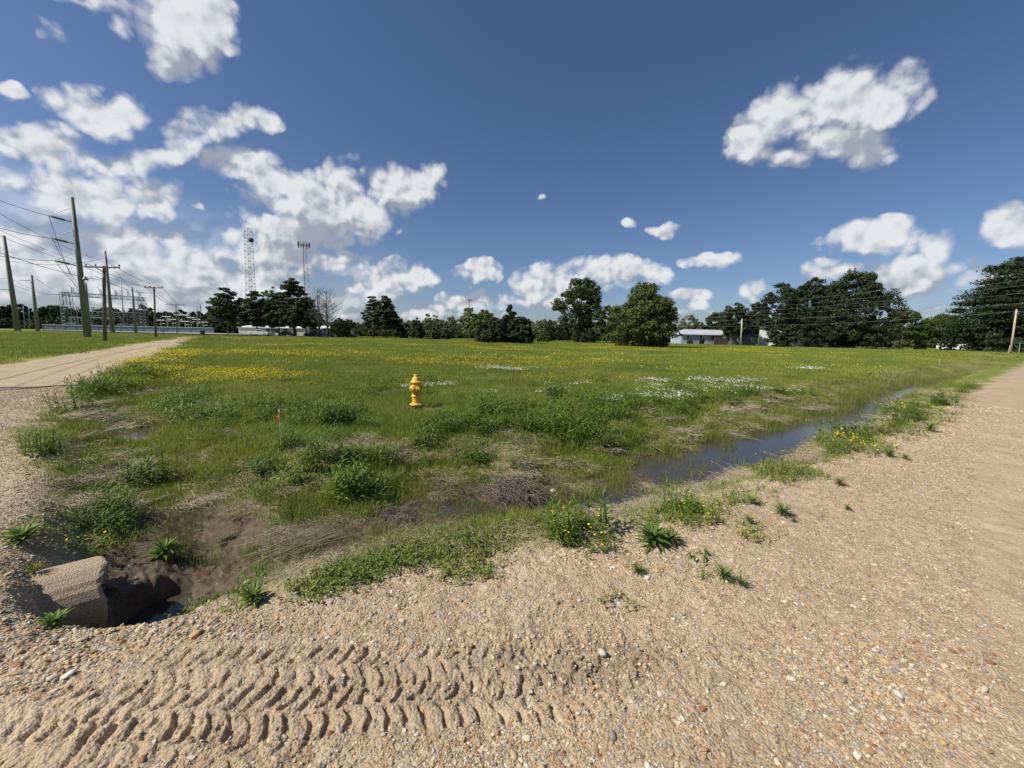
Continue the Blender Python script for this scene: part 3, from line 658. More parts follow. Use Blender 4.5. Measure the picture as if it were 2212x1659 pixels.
def build_plants():
    # --- meadow
    near = [tuft('meadow_%02d' % i, 10+i, GRASS, 210, .33, .04, .13+.02*(i % 3), .0065, .8, .5, 2) for i in range(4)]
    n = 34000; x, y = fan(n, 2.4, 24, .75, 59); z, a, pA, b, pB, sr, U, V = info(x, y)
    e = (fbm(x*2.2, y*2.2, 4, 21)-.5)*.9; nz = fbm(x*1.1, y*1.1, 4, 33)
    field = sstep(-sr+e*.5, .15, .5); bank = np.maximum((1-sstep(np.where(a > 0, a/2.5, -a/1.6), .7, 1.05))*(pA > .05), (1-sstep(np.abs(b), .6, 1.4))*(pB < 12))
    st = ell(U, V, STRAW); md = ell(U, V, MUD)
    bare = ell(U, V, [(940,888,45,12),(1130,945,60,30,.9),(430,965,40,20,.8),(900,886,40,14,1),(870,960,260,16,.7),(390,772,40,12,.9)])
    dens = field*(1-.90*bank)*(1-.8*st)*(1-.9*bare)
    dens = np.maximum(dens, field*bank*sstep(nz, .52, .62)*.55*(1-.7*md))
    dens = np.where((sr > -1.6) & (a < 0) & (pA > .3), dens*sstep(nz, .47, .6)*.9, dens)
    dens *= z > -.44; lush = ell(U, V, [(470,950,170,70,1),(520,1025,100,45,.95),(330,870,110,45,.6),(240,860,90,30,.6),(600,960,120,40,.9),(180,1000,60,50,.4),(620,1050,60,50,.6),(1250,925,260,42,.9),(1000,915,240,22,.9),(1470,888,170,20,.9),(1650,862,140,14,.8),(760,905,200,24,.9)])*sstep(nz, .30, .42)
    dens = np.maximum(dens, lush*(sr < -.15)); dens *= z > -.44
    keep = rng.random(n) < dens; k = keep.sum(); r = np.hypot(x, y)[keep]
    s = rng.uniform(.6,1.15,k)*np.clip(.62+.05*r, .7, 1.25); zs = s*rng.uniform(.6,1.2,k)*(.65+.7*nz[keep])
    scatter('meadow_grass', np.stack([x,y,z-.005],1)[keep], nrot(k,.08), np.stack([s,s,zs],1), rng.integers(0,4,k), near, 'short bright green grass covering the open field', 'grass')
    far = [tuft('far_meadow_%02d' % i, 30+i, GRASS, 240, 1.5, .06, .20, .03, .7, .5, 1) for i in range(3)]
    n = 13000; x, y = fan(n, 19, 150, .9, 60); z, a, pA, b, pB, sr, U, V = info(x, y)
    keep = (sr < -.9) & (np.abs(a) > 1.2+1.1*(a > 0)) & (rng.random(n) < .95)
    k = keep.sum(); s = rng.uniform(.8,1.5,k)*np.clip(np.hypot(x,y)[keep]/60, .8, 1.8); zs = rng.uniform(.6,1.2,k)*(.6+.8*fbm(x*.3,y*.3,3,35)[keep])
    scatter('distant_meadow_grass', np.stack([x,y,z-.01],1)[keep], nrot(k,.02), np.stack([s,s,zs],1), rng.integers(0,3,k), far, 'grass of the far field reaching to the trees and poles', 'grass')
    # --- marsh grass in the ditch
    ms = [tuft('marsh_%02d' % i, 50+i, MARSH, 46, .13, .10, .24, .005, .45, .6, 3) for i in range(4)]
    n = 26000; x, y = fan(n, 2.6, 45, 1.0, 58); z, a, pA, b, pB, sr, U, V = info(x, y); nz = fbm(x*1.5,y*1.5,4,41)
    inA = (np.where(a > 0, a/1.9, -a/1.0) < 1) & (pA > .5)
    dens = np.where(inA, .32+.4*sstep(nz,.45,.6), 0); hot = ell(U, V, [(1330,1050,260,62,1,-12),(1500,985,170,55,1,-15),(1150,1120,230,35,.9,-8),(1650,925,190,28,.95,-10),(1800,890,140,20,.9,-10),(880,1130,260,55,.55,-8),(700,1210,240,24,.6,-8),(1000,1060,200,40,.5),(1850,850,200,12,.8,-10),(450,1180,130,55,1),(600,1190,140,45,.9),(390,1120,80,40,.8),(1560,955,160,30,.9,-16),(1480,1030,120,22,.9,-16),(1700,985,120,12,.8,-18)])
    dens = np.maximum(dens, hot*(.4+.5*sstep(nz,.4,.55)))
    open_w = ell(U, V, [(1655,960,75,15,1,-14),(1540,992,34,9,.6,-14),(1745,937,60,11,1,-14),(1930,858,90,12,1,-14),(1880,880,50,12,1,-10),(1330,1092,100,20,1,-14),(1140,1088,50,16,1),(680,1185,160,18,.7,-10),(440,1230,110,30,.5),(290,1270,60,60,1),(1260,1430,400,100,1)])
    inB = (np.abs(b) < 1.1) & (pB > .7) & (pB < 12); dens = np.maximum(dens, np.where(inB, .35*sstep(nz,.4,.6), 0)); open_w = np.maximum(open_w, ell(U, V, [(285,910,50,22,1,-10),(250,1010,60,50,.8)]))
    dens *= (1-.97*open_w)*(sr < -.12); keep = rng.random(n) < dens; k = keep.sum()
    s = rng.uniform(.6,1.2,k)*np.clip(np.hypot(x,y)[keep]/9, .75, 2.0); tall = .55+.65*hot[keep]
    scatter('marsh_grass', np.stack([x,y,z-.01],1)[keep], nrot(k,.12), np.stack([s,s,s*tall],1), rng.integers(0,4,k), ms, 'upright pale green grass growing in the wet ditch', 'grass')
    # --- low creeping greens on the near verge
    # --- leafy weeds
    lw = [leafy(70+i, 9, .13, .10, .24).build('leafy_%02d' % i, WEED, link=False) for i in range(5)]
    HOT = [(790,915,190,20,.8),(960,925,130,26,1),(1080,905,90,22,.9),(640,985,74,34,.9),(585,1050,55,42,.8),(820,992,70,22,.9),(740,985,40,12,.3),(790,1070,70,16,.6),(930,965,50,14,.8),(1080,1000,50,18,.3),(1000,1010,60,18,.6),
           (1180,925,100,32,.95),(1300,915,130,35,.8),(1260,945,90,22,.8),(400,900,60,40,.7),(460,930,60,36,.7),(110,975,62,42,.6),(120,1000,40,26,.5),(250,1120,110,36,1),(210,1150,80,26,1),(290,1180,50,22,.9),(330,1055,60,26,.7),(350,1170,70,28,.4),
           (1240,1150,60,24,.75),(1480,1110,60,16,.7),(1860,955,90,16,.6,-12),(1950,905,80,13,.6,-16),(1830,972,60,10,.6),(2020,880,60,9,.5,-20),(1690,1030,50,12,.7),(540,945,50,24,.5),(1420,895,200,18,.5,-4),(1620,865,180,12,.5),(1250,885,240,22,.4),
           (240,850,80,16,.8),(190,880,60,14,.7),(300,810,90,12,.6),(600,900,200,24,.45),(2110,832,50,8,.5,-27),(2160,802,36,6,.5)]
    n = 30000; x, y = fan(n, 2.3, 24, 1.15, 59); z, a, pA, b, pB, sr, U, V = info(x, y); nz = fbm(x*2.2,y*2.2,3,45)
    h = ell(U, V, HOT)*(1-ell(U, V, [(900,885,75,34,1),(900,905,40,24,.8)])); nf = fbm(x*5.5,y*5.5,2,46); dens = np.sqrt(h)*(.12+.9*sstep(nf,.42,.60))*(.5+.5*sstep(nz,.35,.5)); dens = np.where(sr > .25, dens*.3, dens); dens = np.maximum(dens, .05*(sr < -.3)*(np.hypot(x,y) < 14))
    dens *= z > -.42; keep = rng.random(n) < dens*.5; k = keep.sum(); s = rng.uniform(.55,1.5,k)*(.35+.35*h[keep]+.75*sstep(nf[keep], .3, .75))
    s *= np.where(np.hypot(x,y)[keep] > 9, 1.3, 1)*np.where(V[keep] > 1090, .7, 1)*np.where((V[keep] > 870) & (V[keep] < 935) & (U[keep] > 820) & (U[keep] < 1000), .62, 1)
    scatter('leafy_weeds', np.stack([x,y,z-.005],1)[keep], nrot(k,.15), np.stack([s,s,s],1), rng.integers(0,5,k), lw, 'dark green leafy weeds standing in clumps along the ditch bank', 'weeds')
    # --- low ground cover
    lo = [leafy(90+i, 16, .14, .015, .05, ll=(.02,.045)).build('low_%02d' % i, WEED if i % 2 else GRASS, link=False) for i in range(4)]
    n = 26000; x, y = fan(n, 2.0, 15, 1.3, 58); z, a, pA, b, pB, sr, U, V = info(x, y); nz = fbm(x*3.5,y*3.5,4,47)
    h = ell(U, V, [(900,1205,260,26,1,-12),(740,1250,110,30,1,-14),(1080,1150,160,22,.9,-8),(1250,1165,100,20,.6),(1500,1110,180,26,.7,-10),(1700,1030,140,26,.7,-14),(1900,960,160,26,.7,-18),(420,1310,130,18,.8),(1040,1230,120,18,.5),(240,1000,160,90,.5),(1640,1160,60,14,.5),(130,1150,200,60,.25),(2020,900,110,30,.6,-24),(420,960,120,40,.6),(300,1250,60,30,.4),
         (870,1060,300,60,.6),(560,1150,160,60,.55),(500,980,160,50,.7),(430,1180,150,60,.7),(600,1200,150,40,.6),(200,900,140,60,.8),(120,930,90,40,.6),(640,1110,120,30,.6),(1250,1000,200,50,.6),(1450,960,150,40,.6),(560,1110,80,20,.4)])
    dens = np.maximum(h*sstep(nz,.36,.52), .18*((sr < -.1) & (sr > -4) & (nz > .5))); dens *= np.where(sr > .5, .25, 1)*(z > -.43); keep = rng.random(n) < dens; k = keep.sum(); s = rng.uniform(.5,1.2,k)
    scatter('ground_cover', np.stack([x,y,z],1)[keep], nrot(k,.15), np.stack([s,s,s],1), rng.integers(0,4,k), lo, 'low creeping green plants on the verge between gravel and ditch', 'ground cover')
    # --- straw
    ds = []
    for i in range(4):
        g = random.Random(200+i); mb = MB(); base = g.random()*6.28
        for _ in range(70):
            a0 = base+g.gauss(0,.8); l = g.uniform(.04,.20); x0, y0 = g.gauss(0,.10), g.gauss(0,.10); z0 = g.uniform(0,.025); up = g.uniform(-.05,.16)*l
            mb.tube([(x0,y0,z0),(x0+math.cos(a0)*l*.5,y0+math.sin(a0)*l*.5,z0+up+.006),(x0+math.cos(a0+.3)*l,y0+math.sin(a0+.3)*l,z0)], [.0017,.0015,.0008], 3, False)
        ds.append(mb.build('straw_%02d' % i, DRY, link=False))
    n = 26000; x, y = fan(n, 2.0, 22, 1.2, 58); z, a, pA, b, pB, sr, U, V = info(x, y); nz = fbm(x*2,y*2,4,49)
    h = ell(U, V, STRAW); bank = ((np.where(a > 0, a/2.6, -a/1.5) < 1) & (pA > .1)) | ((np.abs(b) < 1.4) & (pB < 11))
    h = h*(1-ell(U, V, [(150,1280,230,110,1)])); dens = np.maximum(h*.85, np.where(bank & (V < 1215), .38*sstep(nz,.38,.6), .02)); dens *= (sr < -.12)*(z > -.46)*np.where((U < 330) & (V < 1010), .45, 1)*np.where(z < -.42, .35, 1); keep = rng.random(n) < dens*.8; k = keep.sum()
    s = rng.uniform(.6,1.3,k)*np.clip(np.hypot(x,y)[keep]/6, .8, 1.8); rt = nrot(k,.1); al = rng.random(k) < .6
    rt[:,2] = np.where(al, rng.normal(.5,.35,k), rt[:,2])
    scatter('dry_straw', np.stack([x,y,z+.004],1)[keep], rt, np.stack([s,s,s],1), rng.integers(0,4,k), ds, 'matted dead straw lying over the ditch banks', 'straw')
    # --- flowers
    yf = [flowers(300+i, 20, .30, .13, .24, .013, YEL).build('yellow_%02d' % i, YEL, link=False) for i in range(3)]
    n = 30000; x, y = fan(n, 3, 34, .55, 59); z, a, pA, b, pB, sr, U, V = info(x, y); nz = fbm(x*.9,y*.9,4,51)
    h = ell(U, V, [(540,825,170,24,1),(640,830,110,14,.8),(330,800,90,22,.75),(280,830,60,14,.5),(460,815,60,14,.9),(380,765,70,14,.6),(540,760,160,12,.2),(700,770,160,10,.2),(560,740,120,8,.25),(960,785,180,10,.3),(1150,790,200,16,.22),(230,865,70,14,.4),(900,830,130,14,.16),(1250,820,300,16,.12),(2030,792,26,5,1),(2120,790,30,6,.5)])
    keep = rng.random(n) < h*sstep(nz,.32,.56)*.75; k = keep.sum(); s = np.clip(np.hypot(x,y)[keep]/12, .8, 2.2)
    scatter('yellow_flowers', np.stack([x,y,z-.02],1)[keep], nrot(k,.08), np.stack([s,s,.55+.35*s],1), rng.integers(0,3,k), yf, 'drifts of small yellow wildflowers in the field grass', 'flowers')
    ff = [flowers(320+i, 60, 1.8, .16, .24, .034, YEL).build('far_yellow_%02d' % i, YEL, link=False) for i in range(2)]
    n = 9000; x, y = fan(n, 20, 100, .3, 56); z, a, pA, b, pB, sr, U, V = info(x, y); nz = fbm(x*.10,y*.28,4,53)
    h = np.maximum(ell(U, V, [(470,733,90,7,.6),(1560,760,300,6,.8,1),(1350,765,200,5,.6),(1180,768,130,6,.7),(1250,750,260,4,.5),(900,745,200,5,.3),(620,745,120,6,.25),(1000,760,160,8,.3),(1720,770,160,5,.3),(1480,778,260,8,.35)]), .09)
    keep = (sr < -1.5) & (rng.random(n) < h*sstep(nz,.46,.62)*.42) & (np.abs(a) > 3) & (x > -.78*y+3); k = keep.sum(); s = rng.uniform(.7,1.4,k)
    scatter('distant_yellow_flowers', np.stack([x,y,z],1)[keep], nrot(k,.01), np.stack([s,s,np.ones(k)],1), rng.integers(0,2,k), ff, 'bands of yellow wildflowers far out in the field', 'flowers')
    wf = [flowers(340+i, 26, .24, .16, .23, .016, WHT).build('white_%02d' % i, WHT, link=False) for i in range(3)]
    n = 16000; x, y = fan(n, 5, 30, .7, 55); z, a, pA, b, pB, sr, U, V = info(x, y); nz = fbm(x*1.4,y*1.4,4,55)
    h = ell(U, V, [(950,842,44,5,1),(880,845,22,4,.6),(1312,873,42,7,1),(1445,868,60,9,.9),(1420,832,40,5,.5),(1600,853,60,9,.8),(1690,858,40,7,.5),(1560,835,90,7,.3),(1750,806,40,3,.4),(1120,806,90,4,.3),(1400,850,260,20,.10),(1130,860,120,12,.08)])
    keep = (rng.random(n) < h*sstep(nz,.34,.5)) & (sr < -.5); k = keep.sum(); s = np.clip(np.hypot(x,y)[keep]/11, .7, 1.8)
    scatter('white_clover', np.stack([x,y,z],1)[keep], nrot(k,.08), np.stack([s,s,.5+.5*s],1), rng.integers(0,3,k), wf, 'patches of white clover blossom in the grass around the hydrant', 'flowers')
build_plants()
#@@MORE
# ------------------------------------------------------------------ trees
LEAF_DARK = mat('leaf_dark', (.026,.044,.016), .6, .4, 1.3, trans=.22, objvar=.15, col2=(.058,.084,.030))
LEAF_MID = mat('leaf_mid', (.055,.085,.020), .6, .4, 1.1, trans=.28, objvar=.2, col2=(.110,.145,.040))
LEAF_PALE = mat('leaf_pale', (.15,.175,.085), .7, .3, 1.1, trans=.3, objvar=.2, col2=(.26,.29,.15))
LEAF_BRIGHT = mat('leaf_bright', (.085,.135,.022), .6, .3, 1.1, trans=.3, objvar=.2, col2=(.15,.20,.04))
NEEDLE = mat('pine_needle', (.042,.058,.022), .6, .4, 1.5, trans=.15, objvar=.12, col2=(.088,.110,.044))
BARK = mat('bark', (.060,.048,.038), .9, .3, 5, bump=.4, col2=(.12,.10,.08), stretch=(3,3,.6))
BARK_GREY = mat('grey_bark', (.13,.115,.10), .9, .3, 5, bump=.3, col2=(.21,.19,.17), stretch=(3,3,.6))
PROF = {'oak': ([(0,.45),(.22,.95),(.5,1),(.78,.78),(1,.22)], .22), 'bush': ([(0,.75),(.25,1),(.6,.85),(1,.25)], .0), 'dome': ([(0,.9),(.3,1),(.6,.88),(.85,.55),(1,.15)], .03),
        'pine': ([(0,.75),(.25,1),(.5,.85),(.75,.62),(.92,.38),(1,.10)], .24), 'cedar': ([(0,.85),(.2,1),(.5,.78),(.8,.38),(1,.06)], .02), 'loose': ([(0,.4),(.3,.9),(.6,1),(.85,.7),(1,.35)], .18), 'lowpine': ([(0,.9),(.25,1),(.5,.85),(.75,.62),(.92,.38),(1,.10)], .05), 'spire': ([(0,.8),(.3,1),(.6,.7),(1,.08)], .04)}
def crown_mesh(name, seed, H, R, kind, n_cl, n_leaf, s, m, parent=None, cx=0, link=True, gap=.0, offs=None):
    g = np.random.default_rng(seed); prof, cb = PROF[kind]; zs, rs = zip(*prof)
    pine = kind in ('pine', 'lowpine')
    zf = g.random(n_cl*3); rf = np.interp(zf, zs, rs); keep = g.random(n_cl*3) < np.maximum(rf, .25)**1.2; zf = zf[keep][:n_cl]; n_cl = len(zf)
    az = g.random(n_cl)*6.283
    if pine: zf = np.round(zf*13)/13 + g.normal(0, .008, n_cl); zf = np.clip(zf, 0, 1)
    lob = .68+.5*vnoise(az*1.3+seed, zf*4.5, seed)+.18*g.random(n_cl)
    rad = np.interp(zf, zs, rs)*R*lob*np.sqrt(g.uniform(.10, 1, n_cl)) if not pine else np.interp(zf, zs, rs)*R*lob*g.uniform(.2, 1, n_cl)
    cen = np.stack([rad*np.cos(az)+cx*zf, rad*np.sin(az), H*(cb+(1-cb)*zf*.97)], 1)
    n_leaf = int(n_leaf*1.5); s = s*1.08; cr = R*g.uniform(.16, .30, n_cl)*(.75 if not pine else .8); cr = np.maximum(cr, .35)
    if kind in ('oak','loose'): cr *= .95
    k = np.repeat(np.arange(n_cl), n_leaf); n = len(k)
    d = g.normal(0, 1, (n, 3)); d /= np.linalg.norm(d, axis=1)[:, None]; rr = g.uniform(.25, 1, n)**.5
    fl = np.array([1.15, 1.15, .38]) if pine else np.array([1, 1, .72])
    c = cen[k] + d*rr[:, None]*cr[k][:, None]*fl
    c[:, 2] = np.maximum(c[:, 2], .08)
    if pine: c[:,2] -= (np.hypot(c[:,0],c[:,1])/R)**2*.03*H*g.uniform(.5,1,n)
    nrm = d*.9 + g.normal(0, .55, (n, 3)) + np.array([0, 0, .35]); nrm /= np.linalg.norm(nrm, axis=1)[:, None]
    t = np.cross(nrm, g.normal(0, 1, (n, 3))); t /= np.linalg.norm(t, axis=1)[:, None]; b = np.cross(nrm, t)
    ss = (s*g.uniform(.55, 1.35, n))[:, None]; V = np.stack([c-t*ss, c-b*ss*.55, c+t*ss, c+b*ss*.55], 1).reshape(-1, 3)
    o = mesh_np(name, V, np.arange(n*4).reshape(-1, 4), m, parent=parent, link=link)
    return o, cen
def trunk_mesh(seed, H, R, cen, r0, m, parent, kind, cx=0, link=True):
    g = random.Random(seed); mb = MB(); top = H*(.93 if kind in ('pine','cedar','spire') else .72); pts = []
    for i in range(7):
        t = i/6; pts.append((cx*t*top/H+g.uniform(-.05,.05)*r0*8*t, g.uniform(-.05,.05)*r0*8*t, top*t-.15*(i == 0)))
    mb.tube(pts, [r0*(1.35 if i == 0 else 1-.82*i/6) for i in range(7)], 7)
    idx = list(range(len(cen))); g.shuffle(idx)
    for j in idx[:34]:
        c = cen[j]; z0 = (c[2]-.02*H if kind == 'pine' else min(top*.95, max(H*.10, c[2]*.62))); z0 = max(.2, min(z0, top*.97)); t = z0/top; b0 = (cx*t*top/H, 0, z0)
        mid = ((b0[0]+c[0])*.5, c[1]*.5, (z0+c[2])*.5+.02*H); rr = r0*(1-.8*t)*.42; mb.tube([b0, mid, tuple(c)], [rr, rr*.6, rr*.15], 5, False)
    return mb.build('trunk', m, parent, smooth=True)
def tree(name, label, u, D, vtop, hw, kind, seed, m, n_cl=110, n_leaf=55, s=.26, bark=None, cat='tree', group=None, ub=None, r0=None):
    x, y, gz = foot(u, D); H = P(u, vtop, D)[2]-gz; R = hw/F*D; x = P(u, (vtop*.5+vfoot(u, D)*.5), D)[0]; cx = 0
    if ub is not None: xb = foot(ub, D)[0]; cx = (x-xb)*1.6; x = xb
    t = empty(name, (x, y, gz), label, cat, group)
    cr, cen = crown_mesh('crown', seed, H, R, kind, n_cl, n_leaf, s, m, t, cx); trunk_mesh(seed, H, R, cen, r0 or max(.10, H*.018), bark or BARK, t, kind, cx)
    return t
def bare(label, u, D, vtop, hw, seed):
    x, y, _ = P(u, 724, D); gz = hz(x, y); H = P(u, vtop, D)[2]-gz; R = hw/F*D; t = empty('bare_tree', (x, y, gz), label, 'tree'); g = random.Random(seed)
    mb = MB(); pts = [(g.uniform(-.12,.12)*i/3, 0, H*.93*i/8-.1*(i == 0)) for i in range(9)]; mb.tube(pts, [.34-.035*i for i in range(9)], 7); mb.build('trunk', BARK, t, smooth=True)
    br = MB()
    def grow(p, d, l, r, dep):
        q = [p]; dd = Vector(d)
        for _ in range(3):
            dd = (dd+Vector((g.gauss(0,.16), g.gauss(0,.16), .10))).normalized(); p = tuple(Vector(p)+dd*l/3); q.append(p)
        br.tube(q, [r, r*.8, r*.65, r*.45], 4, False)
        if dep:
            for _ in range(3 if dep > 1 else 2):
                a = Vector(q[g.choice((1,2,3))]); e = (dd+Vector((g.gauss(0,.6), g.gauss(0,.6), g.gauss(.1,.4)))).normalized(); grow(tuple(a), e, l*g.uniform(.45,.65), r*.55, dep-1)
    for i in range(40):
        zf = .22+.74*i/40; a = i*2.4+g.random(); l = R*(1.15-.75*((zf-.28)/.7))*g.uniform(.7,1.05); grow((0,0,H*zf*.95), (math.cos(a), math.sin(a), .42), l, .11*(1.1-.6*zf), 2)
    br.build('branches', BARK_GREY, t); return t
T = tree
# left group of pines, from left to right
T('pine_tree', 'tall pine with layered branches, leftmost of the pines left of the white building', 489, 109, 622, 40, 'pine', 1, NEEDLE, 130, 60, .27)
T('pine_tree', 'round topped pine standing in front of the square lattice tower', 553, 110, 629, 36, 'pine', 2, NEEDLE, 120, 60, .27)
T('pale_tree', 'pale feathery tree showing above the pines between the two radio towers', 585, 128, 614, 20, 'loose', 3, LEAF_PALE, 60, 36, .25, BARK_GREY)
T('pine_tree', 'dark pine filling the gap left of the tallest pine behind the pickup', 601, 112, 633, 34, 'pine', 4, NEEDLE, 150, 60, .27)
T('pine_tree', 'tallest dense pine in front of the long white building', 634, 110, 600, 38, 'pine', 5, NEEDLE, 210, 64, .28)
T('pine_tree', 'shorter dark pine at the right edge of the pine group beside the bare trees', 660, 108, 642, 36, 'pine', 6, NEEDLE, 160, 60, .27)
bare('leafless dead tree beside the pines, left one of two bare trees', 690, 106, 617, 24, 11)
bare('leafless dead tree with drooping right branches, right one of two bare trees', 708, 104, 621, 30, 12)
T('round_bush', 'rounded green bush at the foot of the bare trees', 736, 108, 688, 25, 'bush', 13, LEAF_MID, 90, 50, .22, cat='bush')
T('pine_tree', 'slender pine with separate tiers, left one of the isolated pine pair', 806, 118, 635, 24, 'pine', 14, NEEDLE, 100, 50, .27)
T('pine_tree', 'broad dark pine leaning over its neighbour, right one of the isolated pine pair', 832, 116, 639, 31, 'pine', 15, NEEDLE, 150, 60, .28)
T('small_cedar', 'small dark cedar just right of the isolated pine pair', 868, 118, 701, 12, 'cedar', 16, LEAF_DARK, 60, 40, .2)
T('small_tree', 'small dark rounded tree left of the pale whitish trees', 901, 112, 686, 17, 'dome', 17, LEAF_MID, 80, 46, .22)
T('pale_tree', 'wispy pale tree behind low bushes in the middle distance', 931, 124, 677, 20, 'loose', 18, LEAF_PALE, 60, 34, .24, BARK_GREY)
T('round_bush', 'low green bush in front of the wispy pale tree', 938, 108, 706, 18, 'bush', 19, LEAF_MID, 80, 46, .2, cat='bush')
T('round_bush', 'low nearly black bush right of the lighter green bush', 962, 106, 711, 10, 'bush', 20, LEAF_DARK, 60, 46, .2, cat='bush')
T('pale_tree', 'narrow pale green tree standing alone right of the low black bush', 974, 118, 682, 16, 'loose', 21, LEAF_PALE, 60, 34, .24, BARK_GREY)
T('pale_tree', 'tall grey green tree just left of the big dark thicket', 1013, 112, 664, 22, 'loose', 22, LEAF_PALE, 100, 40, .24, BARK_GREY)
T('green_tree', 'fresh green tree behind the left end of the big dark thicket', 1046, 96, 668, 27, 'oak', 23, LEAF_BRIGHT, 110, 50, .24)
T('cedar_thicket', 'broad dark cedar forming the left part of the field thicket', 1068, 78, 686, 38, 'dome', 24, LEAF_DARK, 190, 60, .2, cat='bush')
T('cedar_thicket', 'tallest pointed cedar rising from the middle of the field thicket', 1102, 79, 659, 26, 'cedar', 25, LEAF_DARK, 170, 60, .2, cat='bush')
T('cedar_thicket', 'broad dark cedar forming the right part of the field thicket', 1124, 77, 685, 29, 'dome', 26, LEAF_DARK, 170, 60, .2, cat='bush')
T('pale_tree', 'low pale tree just right of the dark thicket', 1165, 122, 692, 26, 'loose', 27, LEAF_PALE, 80, 36, .24, BARK_GREY)
T('small_cedar', 'small conical dark tree left of the great oak', 1188, 112, 691, 14, 'spire', 28, LEAF_DARK, 80, 50, .2)
T('round_bush', 'bright green low bush in front of the small conical tree', 1172, 100, 719, 16, 'bush', 29, LEAF_BRIGHT, 60, 40, .18, cat='bush')
T('small_cedar', 'dark bushy tree close to the left side of the great oak', 1217, 112, 692, 15, 'dome', 30, LEAF_DARK, 80, 50, .2)
T('great_oak', 'tall open crowned oak with a thick dark trunk and overhanging right limbs', 1255, 106, 597, 50, 'oak', 31, LEAF_MID, 190, 56, .25, ub=1246, r0=.62)
T('round_bush', 'black green bush under the right side of the great oak', 1272, 102, 704, 20, 'bush', 32, LEAF_DARK, 90, 50, .2, cat='bush')
T('green_tree', 'medium tree filling the gap between the great oak and the bell shaped tree', 1312, 100, 655, 24, 'oak', 33, LEAF_MID, 110, 46, .24)
T('bell_tree', 'bell shaped leafy tree branching down to the grass in the field', 1390, 68, 612, 68, 'dome', 34, LEAF_MID, 300, 64, .20, r0=.45)
T('pale_tree', 'pale rounded tree between the bell shaped tree and the grey roofed house', 1484, 135, 680, 24, 'loose', 35, LEAF_PALE, 80, 40, .24, BARK_GREY)
T('shade_tree', 'dark spreading tree overhanging the right end of the grey roofed house', 1546, 130, 671, 34, 'oak', 36, LEAF_DARK, 130, 50, .26)
T('shade_tree', 'dark tree standing between the house and the bare timber pole', 1586, 112, 654, 30, 'oak', 37, LEAF_DARK, 150, 56, .25)
T('shade_tree', 'dark leafy tree behind the blue grey shed right of the timber pole', 1634, 122, 652, 28, 'oak', 38, LEAF_DARK, 140, 52, .26)
T('shade_tree', 'high rounded tree with thin edges above the white house', 1686, 112, 610, 43, 'oak', 39, LEAF_DARK, 170, 44, .26)
T('low_tree', 'low leafy tree in front of the white house wall', 1688, 98, 697, 28, 'bush', 40, LEAF_DARK, 100, 56, .2)
T('shade_tree', 'loose topped tall tree left of the tallest dark tree', 1752, 108, 599, 46, 'oak', 41, LEAF_DARK, 210, 44, .26)
T('shade_tree', 'tallest broad dark tree in the row right of the white house', 1843, 102, 580, 68, 'dome', 42, LEAF_DARK, 330, 64, .26, r0=.5)
T('shade_tree', 'dark filler tree under the loose topped tree', 1775, 104, 650, 52, 'dome', 43, LEAF_DARK, 160, 56, .24)
T('green_tree', 'sunlit green tree with a pale bare limb right of the tallest dark tree', 1948, 112, 665, 38, 'oak', 44, LEAF_MID, 140, 50, .25)
T('green_tree', 'rounded green tree left of the huge spreading pine', 2037, 108, 677, 40, 'oak', 45, LEAF_BRIGHT, 160, 54, .24)
T('spreading_pine', 'huge wide spreading pine at the right edge behind the pale pole', 2200, 92, 552, 104, 'lowpine', 46, LEAF_DARK, 520, 70, .28, r0=.55, ub=2176)
T('small_shrub', 'small dark sapling at the field edge below the sunlit green tree', 1988, 100, 728, 9, 'bush', 47, LEAF_DARK, 34, 30, .16, cat='shrub')
T('small_shrub', 'small shrub at the field edge below the rounded green tree', 2047, 98, 725, 14, 'bush', 48, LEAF_DARK, 44, 34, .16, cat='shrub')
T('small_shrub', 'small shrub at the field edge under the spreading pine', 2112, 96, 735, 10, 'bush', 49, LEAF_MID, 34, 30, .16, cat='shrub')
T('round_bush', 'grey green bush in the yard below the sunlit green tree', 1936, 120, 727, 14, 'bush', 50, LEAF_PALE, 40, 34, .18, cat='bush')
def wood(name, label, items, m):
    Vs = []; Fs = []; nb = 0
    for i, (u, D, vt, hw, kind) in enumerate(items):
        x, y, _ = P(u, 724, D); H = P(u, vt, D)[2]; R = hw/F*D
        o, cen = crown_mesh('t', 500+i+len(items), H, R, kind, 60, 40, .45 if D < 170 else .6, m, link=False)
        n = len(o.data.vertices); v = np.empty(n*3, np.float32); o.data.vertices.foreach_get('co', v); v = v.reshape(-1, 3); v[:, 0] += x; v[:, 1] += y
        Vs.append(v); Fs.append(np.arange(n).reshape(-1, 4)+nb); nb += n; bpy.data.objects.remove(o)
    o = mesh_np(name, np.concatenate(Vs), np.concatenate(Fs), m); tag(o, label, 'woodland', kind='stuff')
g = random.Random(5)
wood('woodland', 'dense dark woodland closing off the land behind the substation', [(u, 175+g.uniform(-8,25), 668+g.uniform(-13,6)+(0 if u < 330 else 9), g.uniform(13,22), g.choice(('dome','oak','dome'))) for u in range(-60, 500, 13)] + [(u, 160, 690+g.uniform(-5,5), 16, 'bush') for u in range(-60, 700, 14)], LEAF_DARK)
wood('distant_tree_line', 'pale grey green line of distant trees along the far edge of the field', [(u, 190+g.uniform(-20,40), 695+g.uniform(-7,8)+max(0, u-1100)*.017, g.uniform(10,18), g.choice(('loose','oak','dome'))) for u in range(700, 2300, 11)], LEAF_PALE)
wood('distant_hedge', 'darker scrub at the foot of the distant trees', [(u, 150+g.uniform(-10,10), 713+g.uniform(-4,4)+max(0, u-1000)*.018, g.uniform(8,16), 'bush') for u in range(700, 2300, 13)], LEAF_MID)

